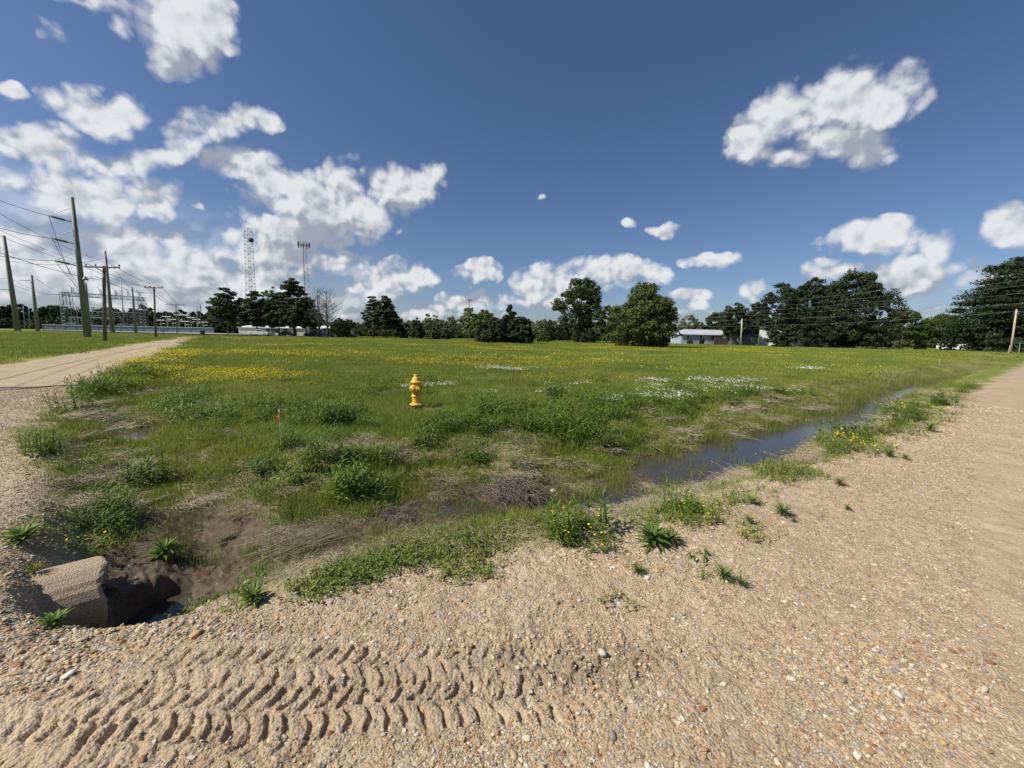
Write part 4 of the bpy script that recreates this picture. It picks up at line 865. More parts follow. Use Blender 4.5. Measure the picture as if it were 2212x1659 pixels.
# ------------------------------------------------------------------ poles, towers and wires
GALV = mat('galvanised_steel', (.30,.31,.31), .5, .15, 6, metal=.35)
WOODP = mat('weathered_pole_wood', (.10,.085,.07), .85, .25, 4, bump=.3, col2=(.19,.165,.14), stretch=(4,4,.3))
STEELP = mat('weathered_steel_pole', (.15,.138,.12), .6, .2, 2, col2=(.23,.215,.19), stretch=(1,1,.25))
PALEP = mat('bleached_pole_wood', (.40,.36,.29), .85, .2, 4, stretch=(4,4,.3), col2=(.55,.51,.42))
WIRE = mat('wire_metal', (.045,.047,.05), .5, .1, 3)
PALEWIRE = mat('bright_wire_metal', (.30,.31,.32), .4, .1, 3)
CERAM = mat('insulator_ceramic', (.13,.12,.11), .3, .1, 3)
DARKM = mat('dark_metal', (.035,.037,.04), .5, .2, 3)
def ends(ut, vt, ub, D):
    x, y, z = foot(ub, D); t = P(ut, vt, D); return (x, y, z), (t[0]-x, 0, t[2]-z)
def pole(name, label, ut, vt, ub, D, r0, r1, m, arms=(), group=None, cat='utility pole'):
    """arms: (centre offset, half length, height fraction, with insulators)"""
    b, t = ends(ut, vt, ub, D); o = empty(name, b, label, cat, group)
    MB().tube([(0,0,-.3), tuple(c*.5 for c in t), t], [r0, (r0+r1)/2, r1], 14).build('shaft', m, o, smooth=True)
    for off, hl, hf, ins in arms:
        c = Vector(t)*hf; c.x += off; MB().box(c.x-hl, c.x+hl, c.y-.22-r1, c.y-.08-r1, c.z-.07, c.z+.07).tube([(c.x-hl*.45,c.y-.2,c.z), (Vector(t)*(hf-.07))], .025, 5).tube([(c.x+hl*.45,c.y-.2,c.z), (Vector(t)*(hf-.07))], .025, 5).build('crossarm', m, o)
        for q in ins: MB().tube([(c.x+q*hl,c.y-.15,c.z+.07),(c.x+q*hl,c.y-.15,c.z+.16)], .03, 6).lathe([(.07,c.z+.16),(.09,c.z+.22),(.05,c.z+.25),(.08,c.z+.28),(.04,c.z+.34)], 8, Matrix.Translation((c.x+q*hl,c.y-.15,0))).build('insulator', CERAM, o)
    return o
p1 = pole('transmission_pole', 'tallest and thickest pole, with three diagonal braced arms on its left side', 155, 426, 189, 56, .41, .21, STEELP)
for a, b, c in (((157.6,480),(124,471),(153,449)), ((162,527),(131,519),(159.5,497)), ((167,574),(136.6,566),(164,543))):
    q = [Vector(P(*w, 56))-p1.location for w in (a, b, c)]; q[1].y -= 1.0
    ar = MB().tube([q[0], q[1]], .085, 8).build('arm', GALV, p1); MB().tube([q[1], q[2]], .035, 6).build('brace', GALV, p1)
    mb = MB(); d = (q[1]-q[0])
    for k in range(9): mb.tube([q[0]+d*(.35+.06*k), q[0]+d*(.375+.06*k)], .15, 8)
    mb.build('insulator', CERAM, p1)
q = [Vector(P(*w, 56))-p1.location for w in ((155,429),(148,427))]; MB().tube([q[0], q[1]], .04, 6).build('top_bracket', GALV, p1)
pole('transmission_pole', 'thick pole at the left edge of the photo', 8, 509, 39, 93, .55, .28, STEELP, ((-1.2,1.3,.44,()),))
pole('transmission_pole', 'thick pole right of the leftmost pole with a short arm on its left', 68, 594, 82, 101, .42, .22, STEELP, ((-1.5,1.4,.90,()),))
pole('transmission_pole', 'dark pole standing close behind the right side of the tallest pole', 185, 612, 194, 103, .40, .22, STEELP)
pole('transmission_pole', 'second tallest thick pole rising behind the pole with crossarm and lamp', 227, 542, 244, 103, .44, .22, STEELP)
pole('thin_mast', 'thin mast sticking up in front of the substation between two thick poles', 261, 606, 269, 126, .16, .09, GALV, cat='mast')
pole('transmission_pole', 'plain pole right of the thin mast before the substation right leg', 285, 620, 294, 103, .32, .18, STEELP)
p5 = pole('distribution_pole', 'near dark wooden pole with wide crossarm and a lamp on a curved arm', 225, 574, 226, 42, .17, .13, WOODP, ((.05,1.85,.975,(-.97,-.42,.93)),))
q = [Vector(P(*w, 42))-p5.location for w in ((224,604),(205,597),(188,598),(184,602))]; la = MB().tube(q, .035, 6).build('lamp_arm', GALV, p5)
qq = q[-1]; lm = MB().lathe([(.20,-.16),(.26,-.05),(.16,.05),(.10,.16),(.06,.26)], 14, Matrix.Translation(qq)).build('lamp_head', GALV, p5, smooth=True)
MB().tube([Vector(P(226.5,600,42))-p5.location+Vector((0,-.2,0)), Vector(P(227,640,42))-p5.location+Vector((0,-.2,0))], .05, 6).build('conduit', DARKM, p5)
pole('distribution_pole', 'wooden pole with crossarm beside the lane before the fence', 332.6, 618.5, 336.5, 66, .16, .11, WOODP, ((.1,1.5,.97,(-.95,-.4,.95)),))
pole('distribution_pole', 'small wooden pole with crossarm at the far end of the lane', 380, 656, 382, 108, .16, .10, WOODP, ((0,2.5,.96,(-.9,.9)),))
pole('distribution_pole', 'short plain pole beyond the end of the lane', 432.5, 657, 434, 128, .16, .10, WOODP)
for (a, b, c, l) in ((50,660,54,'thin pale pole in the trees between the two leftmost poles, its left one'), (62,662,64,'thin pale pole in the trees between the two leftmost poles, its right one'), (362,685,364,'low pole with a lamp behind the fence left of the small crossarm pole'), (426,650,427,'thin antenna mast left of the short plain pole'), (384,645,386,'thin antenna mast above the small crossarm pole')):
    pole('thin_mast', l, a, b, c, 138, .12, .07, GALV, cat='mast')
p9 = pole('utility_pole', 'bleached bare timber pole in front of the shed right of the grey roofed house', 1603, 688, 1600, 97, .17, .13, PALEP)
p10 = pole('utility_pole', 'bleached leaning pole at the right edge beside the green street sign', 2196, 668, 2183, 78, .19, .13, PALEP)
poff = empty('distribution_pole', (-20.2, 7.5, hz(-20.2,7.5)), 'wooden pole beside the lane just outside the left of the view', 'utility pole')
MB().tube([(0,0,-.3),(0,0,9.4)], [.17,.12], 12).build('shaft', WOODP, poff, smooth=True)
MB().box(-1.0,1.0,-.2,-.08,8.9,9.04, Matrix.Rotation(.75,4,'Z')).build('crossarm', WOODP, poff)
def lattice(mb, p0, p1, w0, w1, n, r, tri=False, rb=None):
    p0, p1 = Vector(p0), Vector(p1); ax = (p1-p0).normalized(); s = ax.cross(Vector((0,1,0)) if abs(ax.y) < .9 else Vector((1,0,0))).normalized(); t = ax.cross(s); rb = rb or r*.6
    an = [math.pi/2+2*math.pi*k/3 for k in range(3)] if tri else [math.pi/4+math.pi/2*k for k in range(4)]
    def c(i, k): f = i/n; w = w0+(w1-w0)*f; return p0.lerp(p1, f) + (s*math.cos(an[k])+t*math.sin(an[k]))*w*.707
    m = len(an)
    for k in range(m): mb.tube([c(0,k), c(n,k)], r, 4)
    for i in range(n):
        for k in range(m):
            k2 = (k+1) % m; mb.tube([c(i,k), c(i+1,k2)] if (i+k) % 2 else [c(i,k2), c(i+1,k)], rb, 4, False); mb.tube([c(i+1,k), c(i+1,k2)], rb*.8, 4, False)
# square lattice radio tower
D = 225; b, t = ends(536, 493, 545, D); rt = empty('lattice_tower', b, 'tall self supporting lattice radio tower with a dish near its top', 'radio tower')
mb = MB(); lattice(mb, (0,0,0), (t[0]*.45,0,t[2]*.45), 4.9, 3.3, 12, .10); lattice(mb, (t[0]*.45,0,t[2]*.45), t, 3.3, 2.7, 18, .10); mb.build('lattice_mast', GALV, rt)
dq = Vector(P(542.5, 519, D-2))-rt.location
MB().lathe([(.3,-.5),(1.25,-.3),(1.35,.4),(1.2,.5)], 18, Matrix.Translation(dq) @ Matrix.Rotation(1.35,4,'X') @ Matrix.Rotation(.4,4,'Y')).build('dish_antenna', DARKM, rt, smooth=True)
# triangular tower with antenna cluster
b, t = ends(656, 524, 668, 205); ct = empty('cell_tower', b, 'slimmer cell tower with a ring of panel antennas on top', 'radio tower')
mb = MB(); lattice(mb, (0,0,0), (t[0],0,t[2]-1), 3.6, 1.1, 30, .06, True); mb.tube([(-1.3,0,0),(t[0]-.5,0,t[2]-1)], .20, 6); mb.build('lattice_mast', GALV, ct)
for k in range(12):
    a = k*6.283/12; c = Vector(t)+Vector((math.cos(a)*2.7, math.sin(a)*2.7, -1.6+(.5 if k % 3 else 0))); MB().box(c.x-.16,c.x+.16,c.y-.1,c.y+.1,c.z-1.2,c.z+1.2).tube([(t[0],t[1],c.z),tuple(c)], .07, 4).build('panel_antenna', DARKM, ct)
mb = MB(); prev = None
for k in range(13): a = k*6.283/12; c = (t[0]+math.cos(a)*2.5, math.sin(a)*2.5, t[2]-1.6); (mb.tube([prev, c], .07, 4) if prev else None); prev = c
mb.build('antenna_platform', GALV, ct)
b, t = ends(1014, 648, 1015, 240); wt = empty('far_mast', b, 'tiny far mast with a short crosspiece above the pale trees', 'mast'); MB().tube([(0,0,0),t], .25, 6).build('shaft', GALV, wt); MB().box(-1.4,1.4,-.4,.4,t[2]-.4,t[2]+.4).build('crosspiece', GALV, wt)
# wires
def wire(name, label, a, b, sag, r, m=None, group=None):
    a, b = Vector(a), Vector(b); pts = []
    for i in range(17): t = i/16; p = a.lerp(b, t); p.z -= sag*4*t*(1-t); pts.append(p)
    o = MB().tube(pts, r, 5).build(name, m or WIRE); return tag(o, label, 'wire', group)
for k, (tip, far, word) in enumerate((((124,471),(-330,262),'top'),((131,519),(-330,362),'middle'),((136.6,566),(-330,462),'lowest'))):
    q = Vector(P(*tip, 56)); q.y -= 1.0; wire('transmission_wire', 'heavy wire running left out of view from the %s arm of the tallest pole' % word, P(*far, 44), q, 1.2, .032)
    wire('transmission_wire', 'wire dropping from the %s arm of the tallest pole towards the substation' % word, q, P(176+k*22, 634+k*1.5, 128), 2.5, .035)
c5 = [Vector(p5.location)+Vector((.05+q*1.85,-.15,0)) for q in (-.97,-.42,.93)]; z5 = P(225,577,42)[2]+.30
c7 = [P(u, 619.5, 66) for u in (315,326,351)]; coff = [(-20.9,6.8,9.35),(-20.4,7.3,9.35),(-19.4,8.2,9.35)]; c8 = [P(371,658,108),P(376,658,108),P(390,659,108)]
for k, w in enumerate(('left','middle','right')):
    a = c5[k].copy(); a.z = z5; wire('distribution_wire', 'wire leaving the view at left from the %s insulator above the lamp arm' % w, coff[k], a, .9, .014)
    wire('distribution_wire', 'wire from the %s insulator above the lamp to the next lane pole' % w, a, c7[k], .4, .025)
    wire('distribution_wire', 'wire on the %s side between the two farther crossarm poles by the lane' % w, c7[k], c8[k], .5, .03)
wire('service_wire', 'single low wire entering from the left below the crossarm of the near wooden pole', (-20.2,7.5,7.3), P(226,606,42), .9, .022)
wire('service_wire', 'low wire from the near wooden pole past the thick poles to the lane pole', P(226,606,42), P(333,632,66), .5, .025)
wire('service_wire', 'upper wire between the leftmost thick pole and the substation beam', P(20,600,93), P(142,635,130), 1.5, .035)
wire('service_wire', 'lower wire between the leftmost thick pole and the substation beam', P(22,612,93), P(134,634,130), 1.2, .035)
wire('service_wire', 'wire from the short armed pole near the left edge to the substation beam', P(72,597,101), P(146,633,130), 1.0, .035)
wire('service_wire', 'wire leaving the leftmost thick pole towards the left edge', P(20,600,93), P(-200,575,90), 1.5, .035)
wire('transmission_wire', 'long wire crossing the sky from the left edge to the second tallest pole', P(-200,500,70), P(229,556,103), 3.5, .035)
wire('transmission_wire', 'wire from the top of the second tallest pole to the plain pole before the substation', P(229,556,103), P(286,624,103), .8, .035)
for k, (vr, vl, w) in enumerate(((548,668,'topmost'),(566,676,'second highest'),(580,682,'third highest'),(600,688,'fourth highest'),(628,693,'second lowest'))):
    wire('road_wire', '%s pale wire crossing the huge pine and dark trees at right' % w, P(2500, vr, 66), P(1400, vl, 122), 1.6, .012, PALEWIRE)
wire('road_wire', 'lowest pale wire, running left from the top of the leaning bleached pole', P(2195, 672, 78), P(1400, 702, 122), 1.4, .014, PALEWIRE)
wire('road_wire', 'pale wire running right from the top of the leaning bleached pole', P(2195, 672, 78), P(2500, 690, 66), .5, .018, PALEWIRE)

# ------------------------------------------------------------------ substation
gx0, gx1 = P(134,631,130), P(310,643,146)
gt = empty('substation_gantry', (gx0[0], gx0[1], 0), 'large steel gantry with lattice legs and long truss beam', 'substation gantry'); o0 = Vector((gx0[0], gx0[1], 0)); e = Vector(gx1)-Vector(gx0); e.z = 0; Ht = gx0[2]
def gp(f, z, dy=0): v = e*f; return (v.x, v.y+dy, z)
for f in (0, .075, .95, 1.0):
    mb = MB(); lattice(mb, gp(f,0), gp(f,Ht), 1.1, .9, 11, .07); mb.build('lattice_leg', GALV, gt)
mb = MB(); lattice(mb, gp(-.01,Ht-.55), gp(1.01,Ht-.55), 1.2, 1.2, 26, .09); mb.build('truss_beam', GALV, gt)
for f in (.11,.27,.44,.63,.79,.94):
    mb = MB(); mb.tube([gp(f,Ht),gp(f,Ht+1.7)], .09, 6).tube([gp(f+.017,Ht),gp(f+.017,Ht+1.7)], .09, 6).tube([gp(f-.02,Ht+2.4),gp(f-.006,Ht+1.75),gp(f+.02,Ht+1.65)], .07, 5).tube([gp(f-.03,Ht+2.5),gp(f-.02,Ht+2.4)], .07, 5); mb.build('switch_horn', CERAM, gt)
for k, hh in enumerate((8.2, 6.6, 5.2)):
    x0, x1 = (186, 300) if k else (135, 300); a = Vector(P(x0, 700, 128)); b = Vector(P(x1, 700, 134)); rk = empty('bus_rack', (a.x, a.y, 0), '%s horizontal bus rack on posts behind the pale fence' % ('highest', 'middle', 'lowest')[k], 'bus rack'); d = b-a; d.z = 0
    mb = MB(); mb.tube([(0,0,hh),(d.x,d.y,hh)], .09, 5).tube([(0,.9,hh),(d.x,d.y+.9,hh)], .09, 5).tube([(0,.9,hh-.8),(d.x,d.y+.9,hh-.8)], .06, 5); mb.build('bus_bar', GALV, rk)
    n = 9 if k else 6
    for i in range(n):
        q = d*(i/(n-1)); MB().tube([(q.x,q.y,0),(q.x,q.y,hh)], .11, 5).build('post', GALV, rk)
        MB().tube([(q.x+.5,q.y,hh-1.3),(q.x+.5,q.y,hh)], .10, 6).build('insulator', PALEP if k == 2 else CERAM, rk)
a = P(150,685,127); low = empty('bus_stand', (a[0], a[1], 0), 'low bus stand with a pale top bar and hanging insulators left in the substation', 'bus stand')
MB().box(0,14,-.08,.08,4.5,4.68).build('top_bar', PALEWIRE, low)
for i in range(4): MB().tube([(.5+i*1.1,0,2.2),(.5+i*1.1,0,4.5)], .14, 6).build('insulator', PALEWIRE, low)
for i in range(3): MB().tube([(i*6.9,0,0),(i*6.9,0,4.5)], .12, 6).build('post', GALV, low)
TG = mat('transformer_paint', (.16,.19,.18), .5, .1, 3)
for i, u in enumerate((162, 196, 270, 292)):
    x, y, _ = P(u, 700, 126+i); tr = empty('transformer', (x, y, 0), ('green grey transformer nearest the left gantry leg', 'transformer just right of the tallest pole behind the fence', 'transformer behind the fence right of the second tallest pole', 'transformer nearest the right gantry leg')[i], 'transformer')
    MB().box(-1.5,1.5,-1,1,.2,2.7).build('tank', TG, tr, bevel=.08); m2 = MB()
    for j in range(7): m2.box(-1.4+j*.42,-1.32+j*.42,-1.35,-1.0,.5,2.4)
    m2.build('cooling_fins', TG, tr)
    for j in range(3): MB().lathe([(.12,2.7),(.2,2.8),(.1,3.0),(.2,3.1),(.08,3.6)], 8, Matrix.Translation((-.9+j*.9,0,0))).build('bushing', CERAM, tr)
for i, u in enumerate(range(348, 440, 13)):
    x, y, _ = P(u, 700, 140); H2 = (5.5,7.2,6,8,5.2,7,6.2,5)[i]; mb = MB(); mb.tube([(0,0,0),(0,0,H2)], .13, 5).tube([(-1.6,0,H2*.8),(1.6,0,H2*.8)], .09, 5).tube([(-1.3,0,H2*.8),(-1.3,0,H2*.8+.9)], .09, 5).tube([(1.3,0,H2*.8),(1.3,0,H2*.8+.9)], .09, 5).tube([(-.3,0,H2*.55),(1.5,0,H2*.6)], .07, 5)
    o = mb.build('switch_post', GALV); o.location = (x, y, 0); tag(o, 'steel switch post with cross bar behind the far half of the pale fence', 'switch post', 'switch posts at the far side of the substation')
# long low fence
FP = mat('blue_grey_panel', (.12,.15,.195), .5, .15, 2, bump=.2); CAP = mat('pale_cap', (.34,.36,.37), .5, .1, 3)
fa, fb = Vector(P(94,714,124)), Vector(P(462,722,119)); fa.z = fb.z = 0; d = fb-fa; fn = empty('panel_fence', tuple(fa), 'long low blue grey panel fence with a pale cap before the substation', 'fence', rz=math.atan2(d.y, d.x)); L_ = d.length
h0 = hz(fa.x, fa.y)
mb = MB(); nn = 90
for i in range(nn): mb.box(L_*i/nn+.03, L_*(i+1)/nn-.03, -.04+.02*(i % 2), .04+.02*(i % 2), h0-.1, h0+1.7)
mb.build('fence_panels', FP, fn); MB().box(-.1,L_+.1,-.25,.25,h0+1.705,h0+1.9).build('cap_rail', CAP, fn)
for i in range(16): MB().box(L_*i/15-.08,L_*i/15+.08,-.14,-.06,h0-.1,h0+1.7).build('fence_post', FP, fn)
# pale yard in front of the fence
CONC = mat('pale_concrete', (.40,.38,.34), .9, .12, 1.5, bump=.2, col2=(.52,.50,.45))
def sheet(name, pts, z, m): return tag(MB().quad(*[(x, y, z) for x, y in pts]).build(name, m), kind='structure')
sheet('yard', [P(60,715,118)[:2], P(420,715,100)[:2], P(560,715,103)[:2], P(560,715,119)[:2], P(60,715,122)[:2]], .40, CONC)
sheet('cross_road', [(88,110),(190,104),(190,110),(88,116)], .12, CONC)

# ------------------------------------------------------------------ buildings
WHITE = mat('white_siding', (.66,.67,.66), .6, .06, 2, stretch=(1,1,12)); WROOF = mat('white_metal_roof', (.74,.75,.76), .4, .05, 2)
LBLUE = mat('pale_blue_siding', (.36,.41,.50), .6, .08, 2, stretch=(.5,.5,14)); GROOF = mat('grey_metal_roof', (.50,.51,.54), .4, .06, 1.2, stretch=(9,.4,.4))
DBLUE = mat('blue_grey_siding', (.09,.11,.13), .7, .15, 2, stretch=(.5,.5,10)); DROOF = mat('dark_shingle', (.07,.06,.055), .9, .2, 6, bump=.3); RROOF = mat('brown_shingle', (.10,.055,.04), .9, .2, 6)
GLASS = mat('window_glass', (.03,.035,.045), .08, .1, 1); TRIM = mat('white_trim', (.75,.76,.76), .5, .04, 3); FENCEW = mat('brown_fence_board', (.10,.07,.05), .85, .25, 3, stretch=(8,1,1))
def window(par, x, z, w, h, y=0.0, fr=TRIM):
    f = MB(); t = .1; f.box(x-w/2-t,x+w/2+t,y-.06,y-.003,z+h/2,z+h/2+t).box(x-w/2-t,x+w/2+t,y-.06,y-.003,z-h/2-t,z-h/2).box(x-w/2-t,x-w/2,y-.06,y-.003,z-h/2,z+h/2).box(x+w/2,x+w/2+t,y-.06,y-.003,z-h/2,z+h/2).box(x-w/2,x+w/2,y-.05,y-.01,z-.03,z+.03)
    o = f.build('window', fr, par); MB().box(x-w/2,x+w/2,y-.035,y-.004,z-h/2,z-.03).box(x-w/2,x+w/2,y-.035,y-.004,z+.03,z+h/2).build('pane', GLASS, o); return o
def door(par, x, w=.95, h=2.05, y=0.0, z=.3, m=TRIM):
    o = MB().box(x-w/2,x+w/2,y-.06,y-.003,z,z+h).build('door', m, par); MB().box(x+w*.33,x+w*.42,y-.12,y-.062,z+.95,z+1.05).build('handle', DARKM, o); return o
def hip_roof(par, x0, x1, y0, y1, ze, zr, m, ov=.45, hip0=0, hip1=0, name='roof'):
    a = [(x0-ov,y0-ov,ze),(x1+ov,y0-ov,ze),(x1+ov,y1+ov,ze),(x0-ov,y1+ov,ze)]; ym = (y0+y1)/2; r = [(x0-ov+hip0,ym,zr),(x1+ov-hip1,ym,zr)]
    mb = MB(); mb.v = a+r+[(p[0],p[1],p[2]-.16) for p in a]; mb.f = [(0,1,5,4),(2,3,4,5),(1,2,5),(3,0,4),(0,6,7,1),(1,7,8,2),(2,8,9,3),(3,9,6,0),(6,9,8,7)]
    return mb.build(name, m, par)
def at(u, D): x, y, z = foot(u, D); return (x, y, z+.02)
def px(w, D): return w/F*D
# pale blue house
D = 118; b = at(1471, D); hs = empty('blue_house', b, 'pale blue single storey house with grey metal roof and railed porch', 'house', rz=0); W = px(107, D); Hh = P(1500,723,D)[2]-b[2]
MB().box(0,W*.50,0,8,.0,Hh).box(W*.50,W,1.8,8,0,Hh).build('wall', LBLUE, hs); MB().box(-.02,W*.49,-.04,-.003,0,.45).build('foundation', CONC, hs)
hip_roof(hs, 0, W, 0, 8, Hh+.12, P(1500,711,D)[2]-b[2], GROOF, .5, hip0=2.8)
window(hs, 1.95, 1.9, .8, 1.5); window(hs, W*.39, 1.9, .8, 1.5); window(hs, W*.70, 1.9, 1.0, 1.4, 1.8); door(hs, W*.60, y=1.8)
MB().box(W*.50,W*.99,-.1,1.8,.15,.42).build('porch_floor', CONC, hs)
for i in range(4): MB().box(W*(.515+.155*i)-.08,W*(.515+.155*i)+.08,-.05,.1,.42,Hh).build('porch_post', TRIM, hs)
mb = MB(); mb.box(W*.52,W*.98,0,.05,1.25,1.33).box(W*.52,W*.98,0,.05,.52,.58)
for i in range(26): mb.box(W*.52+W*.46*i/25-.02,W*.52+W*.46*i/25+.02,.01,.045,.58,1.25)
mb.build('railing', TRIM, hs)
for i, (u, w) in enumerate(((1485,5),(1510,5))): T('foundation_shrub', ('dark shrub under the left window of the pale blue house','dark shrub right of the second window of the pale blue house')[i], u+6, 116, 732, w, 'bush', 60+i, LEAF_DARK, 22, 26, .14, cat='shrub')
# blue grey shed and board fence
b = at(1580, 110); sh = empty('shed', b, 'dark blue grey gabled shed behind the bleached timber pole', 'shed'); W = px(52,110); MB().box(0,W,0,5,0,2.9).build('wall', DBLUE, sh); hip_roof(sh, 0, W, 0, 5, 2.95, 4.5, DROOF, .3); window(sh, W*.84, 1.7, .7, .9); window(sh, W*.3, 1.6, .8, .9); door(sh, W*.55, z=.05, m=DBLUE)
b = at(1541, 112); bf = empty('board_fence', b, 'dark brown board fence between the porch house and the shed', 'fence'); mb = MB(); W = px(38,112)
for i in range(30): mb.box(W*i/30+.01,W*(i+1)/30-.01,0,.03,0,1.9+.04*(i % 3))
mb.build('boards', FENCEW, bf); MB().box(0,W,.035,.08,.5,.6).box(0,W,.035,.08,1.4,1.5).build('rails', FENCEW, bf)
# white house
D = 114; b = at(1638, D); wh = empty('white_house', b, 'white clapboard house half hidden by low trees with a shaded porch', 'house', rz=-.55); W = px(78,D); Hh = P(1640,709,D)[2]-b[2]
MB().box(0,W,0,9,0,Hh).build('wall', WHITE, wh); hip_roof(wh, 0, W, 0, 9, Hh+.1, Hh+1.5, DROOF, .3, hip0=4.5, hip1=4)
MB().box(W,W+px(34,D),0,6,0,.5).build('porch_floor', CONC, wh); hip_roof(wh, W+.5, W+px(34,D), .2, 6, 3.0, 4.0, DROOF, .3, name='porch_roof')
for i in range(4): MB().box(W+.6+1.35*i,W+.8+1.35*i,.1,.3,.5,2.84).build('porch_post', TRIM, wh)
window(wh, W*.3, 1.9, .9, 1.4); window(wh, W*.7, 1.9, .9, 1.4)
# house behind the big dark trees and house at far right
b = at(1752, 118); h3 = empty('shaded_house', b, 'dim grey house with porch in deep shade under the tall dark trees', 'house'); W = px(62,118); MB().box(0,W,0,8,0,2.7).build('wall', LBLUE, h3); hip_roof(h3, 0, W, 0, 8, 2.8, 4.3, DROOF, .5); window(h3, W*.2, 1.6, .9, 1.2); window(h3, W*.8, 1.6, .9, 1.2); door(h3, W*.5, z=.1)
b = at(2086, 128); h4 = empty('brown_roofed_house', b, 'white walled house with reddish brown roof behind the right edge shrubs', 'house'); W = px(122,128); MB().box(0,W,0,9,0,2.8).build('wall', WHITE, h4); hip_roof(h4, 0, W, 0, 9, 2.9, P(2100,726,128)[2]-b[2], RROOF, .5, hip0=2, hip1=2); window(h4, W*.35, 1.6, 1, 1.2); window(h4, W*.8, 1.6, 1.2, 1.2); door(h4, W*.58, 1.4, z=.1, m=DROOF)
# long white buildings at left
D = 122; b = at(516, D); wb = empty('white_building', b, 'long low white building with bright metal roof behind the pines', 'building'); W = px(140,D); Hh = P(560,707.5,D)[2]-b[2]
MB().box(0,W,0,12,0,Hh).build('wall', WHITE, wb); hip_roof(wb, 0, W, 0, 12, Hh+.08, Hh+.75, WROOF, .3)
for f in (.30,.45,.58,.72,.86): window(wb, W*f, 1.5, .9, .9, fr=DARKM)
door(wb, W*.52, z=0, m=DBLUE)
D = 116; b = at(668, D); w2 = empty('white_garage', b, 'small gabled white building behind the two bare trees', 'building'); W = px(44,D); MB().box(0,W,0,7,0,2.2).build('wall', WHITE, w2); hip_roof(w2, 0, W, 0, 7, 2.3, 3.3, WROOF, .4, hip0=1.5, hip1=1.5); window(w2, W*.3, 1.3, .8, .8, fr=DARKM); door(w2, W*.7, z=.02)

# ------------------------------------------------------------------ vehicles
TYRE = mat('tyre_rubber', (.02,.02,.02), .9, .1, 3); RIM = mat('wheel_rim', (.4,.4,.41), .35, .05, 3, metal=.6); LAMP = mat('headlight_glass', (.7,.7,.68), .2, .03, 3); RED = mat('tail_light', (.4,.02,.02), .3, .05, 3)
def car(name, label, u, D, m, pickup=False, flip=1, rz=0):
    b = at(u, D); c = empty(name, b, label, 'pickup truck' if pickup else 'car', rz=rz)
    if pickup: body = [(-2.7,.45),(2.65,.45),(2.7,.8),(2.6,1.08),(1.35,1.18),(-2.65,1.15),(-2.72,.6)]; cab = [(-.55,1.15),(-.45,1.75),(.75,1.78),(1.35,1.18)]
    else: body = [(-2.2,.35),(2.2,.35),(2.25,.65),(2.1,.88),(1.1,.98),(-2.0,1.0),(-2.25,.7)]; cab = [(-1.75,.98),(-1.2,1.42),(.35,1.44),(1.15,.96)]
    f = lambda p: [(x*flip, z) for x, z in p]
    MB().prism(f(body), -.9, .9).build('body', m, c, bevel=.06); MB().prism(f(cab), -.76, .76).build('cab', m, c, bevel=.05)
    cx0 = min(x for x, z in cab); cx1 = max(x for x, z in cab); z0 = cab[0][1]; z1 = cab[1][1]
    MB().prism(f([(cx0+.18,z0+.08),(cx0+.35,z1-.1),((cx0+cx1)/2-.05,z1-.08),((cx0+cx1)/2-.05,z0+.08)]), -.775, -.762).build('side_window', GLASS, c); MB().prism(f([((cx0+cx1)/2+.05,z0+.08),((cx0+cx1)/2+.05,z1-.08),(cx1-.55,z1-.12),(cx1-.2,z0+.08)]), -.775, -.762).build('side_window', GLASS, c)
    if pickup:
        MB().box(-2.6,-.65,-.75,.75,1.12,1.155).build('bed_floor', DARKM, c)
    for sx in (-1, 1):
        for sy in (-1, 1):
            w = MB().tube([(1.6*sx*(1.1 if pickup else .88),sy*.93,.36),(1.6*sx*(1.1 if pickup else .88),sy*.70,.36)], .36, 20).build('wheel', TYRE, c); MB().tube([(1.6*sx*(1.1 if pickup else .88),sy*.945,.36),(1.6*sx*(1.1 if pickup else .88),sy*.935,.36)], .21, 14).build('rim', RIM, w)
    xx = max(x for x, z in body)*flip; xb = min(x for x, z in body)*flip
    for sy in (-1, 1): MB().box(min(xx,xx+.04*flip),max(xx,xx+.04*flip),sy*.68-.14,sy*.68+.14,.68,.84).build('headlight', LAMP, c); MB().box(min(xb,xb-.04*flip),max(xb,xb-.04*flip),sy*.75-.08,sy*.75+.08,.68,.95).build('tail_light', RED, c)
    MB().box(min(xx-.05*flip,xx+.1*flip),max(xx-.05*flip,xx+.1*flip),-.85,.85,.45,.60).build('bumper', RIM, c); return c
CW = mat('white_car_paint', (.70,.71,.72), .35, .03, 2); CD = mat('dark_car_paint', (.03,.035,.05), .3, .05, 2); CB = mat('blue_car_paint', (.06,.09,.14), .3, .05, 2)
car('pickup_truck', 'white pickup truck parked before the white building left of the pines', 561.5, 102, CW, True)
car('parked_car', 'dark car parked in the shade of the tallest pine by the white building', 622, 113, CD)
car('parked_car', 'second dark car parked by the white building near the bare trees', 676, 110, CD, flip=-1)
car('parked_car', 'dark blue car parked under the tallest dark tree at right', 1826, 104, CB)
car('parked_car', 'grey white car parked in the yard left of the brown roofed house', 2140, 112, CW, flip=-1)
b = at(766, 112); ut = empty('utility_trailer', b, 'grey flatbed trailer with dark machine standing right of the round bush', 'trailer'); MB().box(-1.4,1.4,-.8,.8,.5,.62).build('deck', GALV, ut); MB().box(-1.3,.0,-.6,.6,.625,1.9).build('box', TG, ut, bevel=.05); MB().prism([(.15,.63),(.2,1.1),(.6,1.3),(.9,1.0),(1.3,.95),(1.3,.63)], -.4, .4).build('machine', DARKM, ut, bevel=.04)
for sy in (-1, 1): MB().tube([(0,sy*.95,.33),(0,sy*.8,.33)], .33, 16).build('wheel', TYRE, ut)
BB = mat('blue_plastic', (.03,.07,.28), .4, .05, 2)
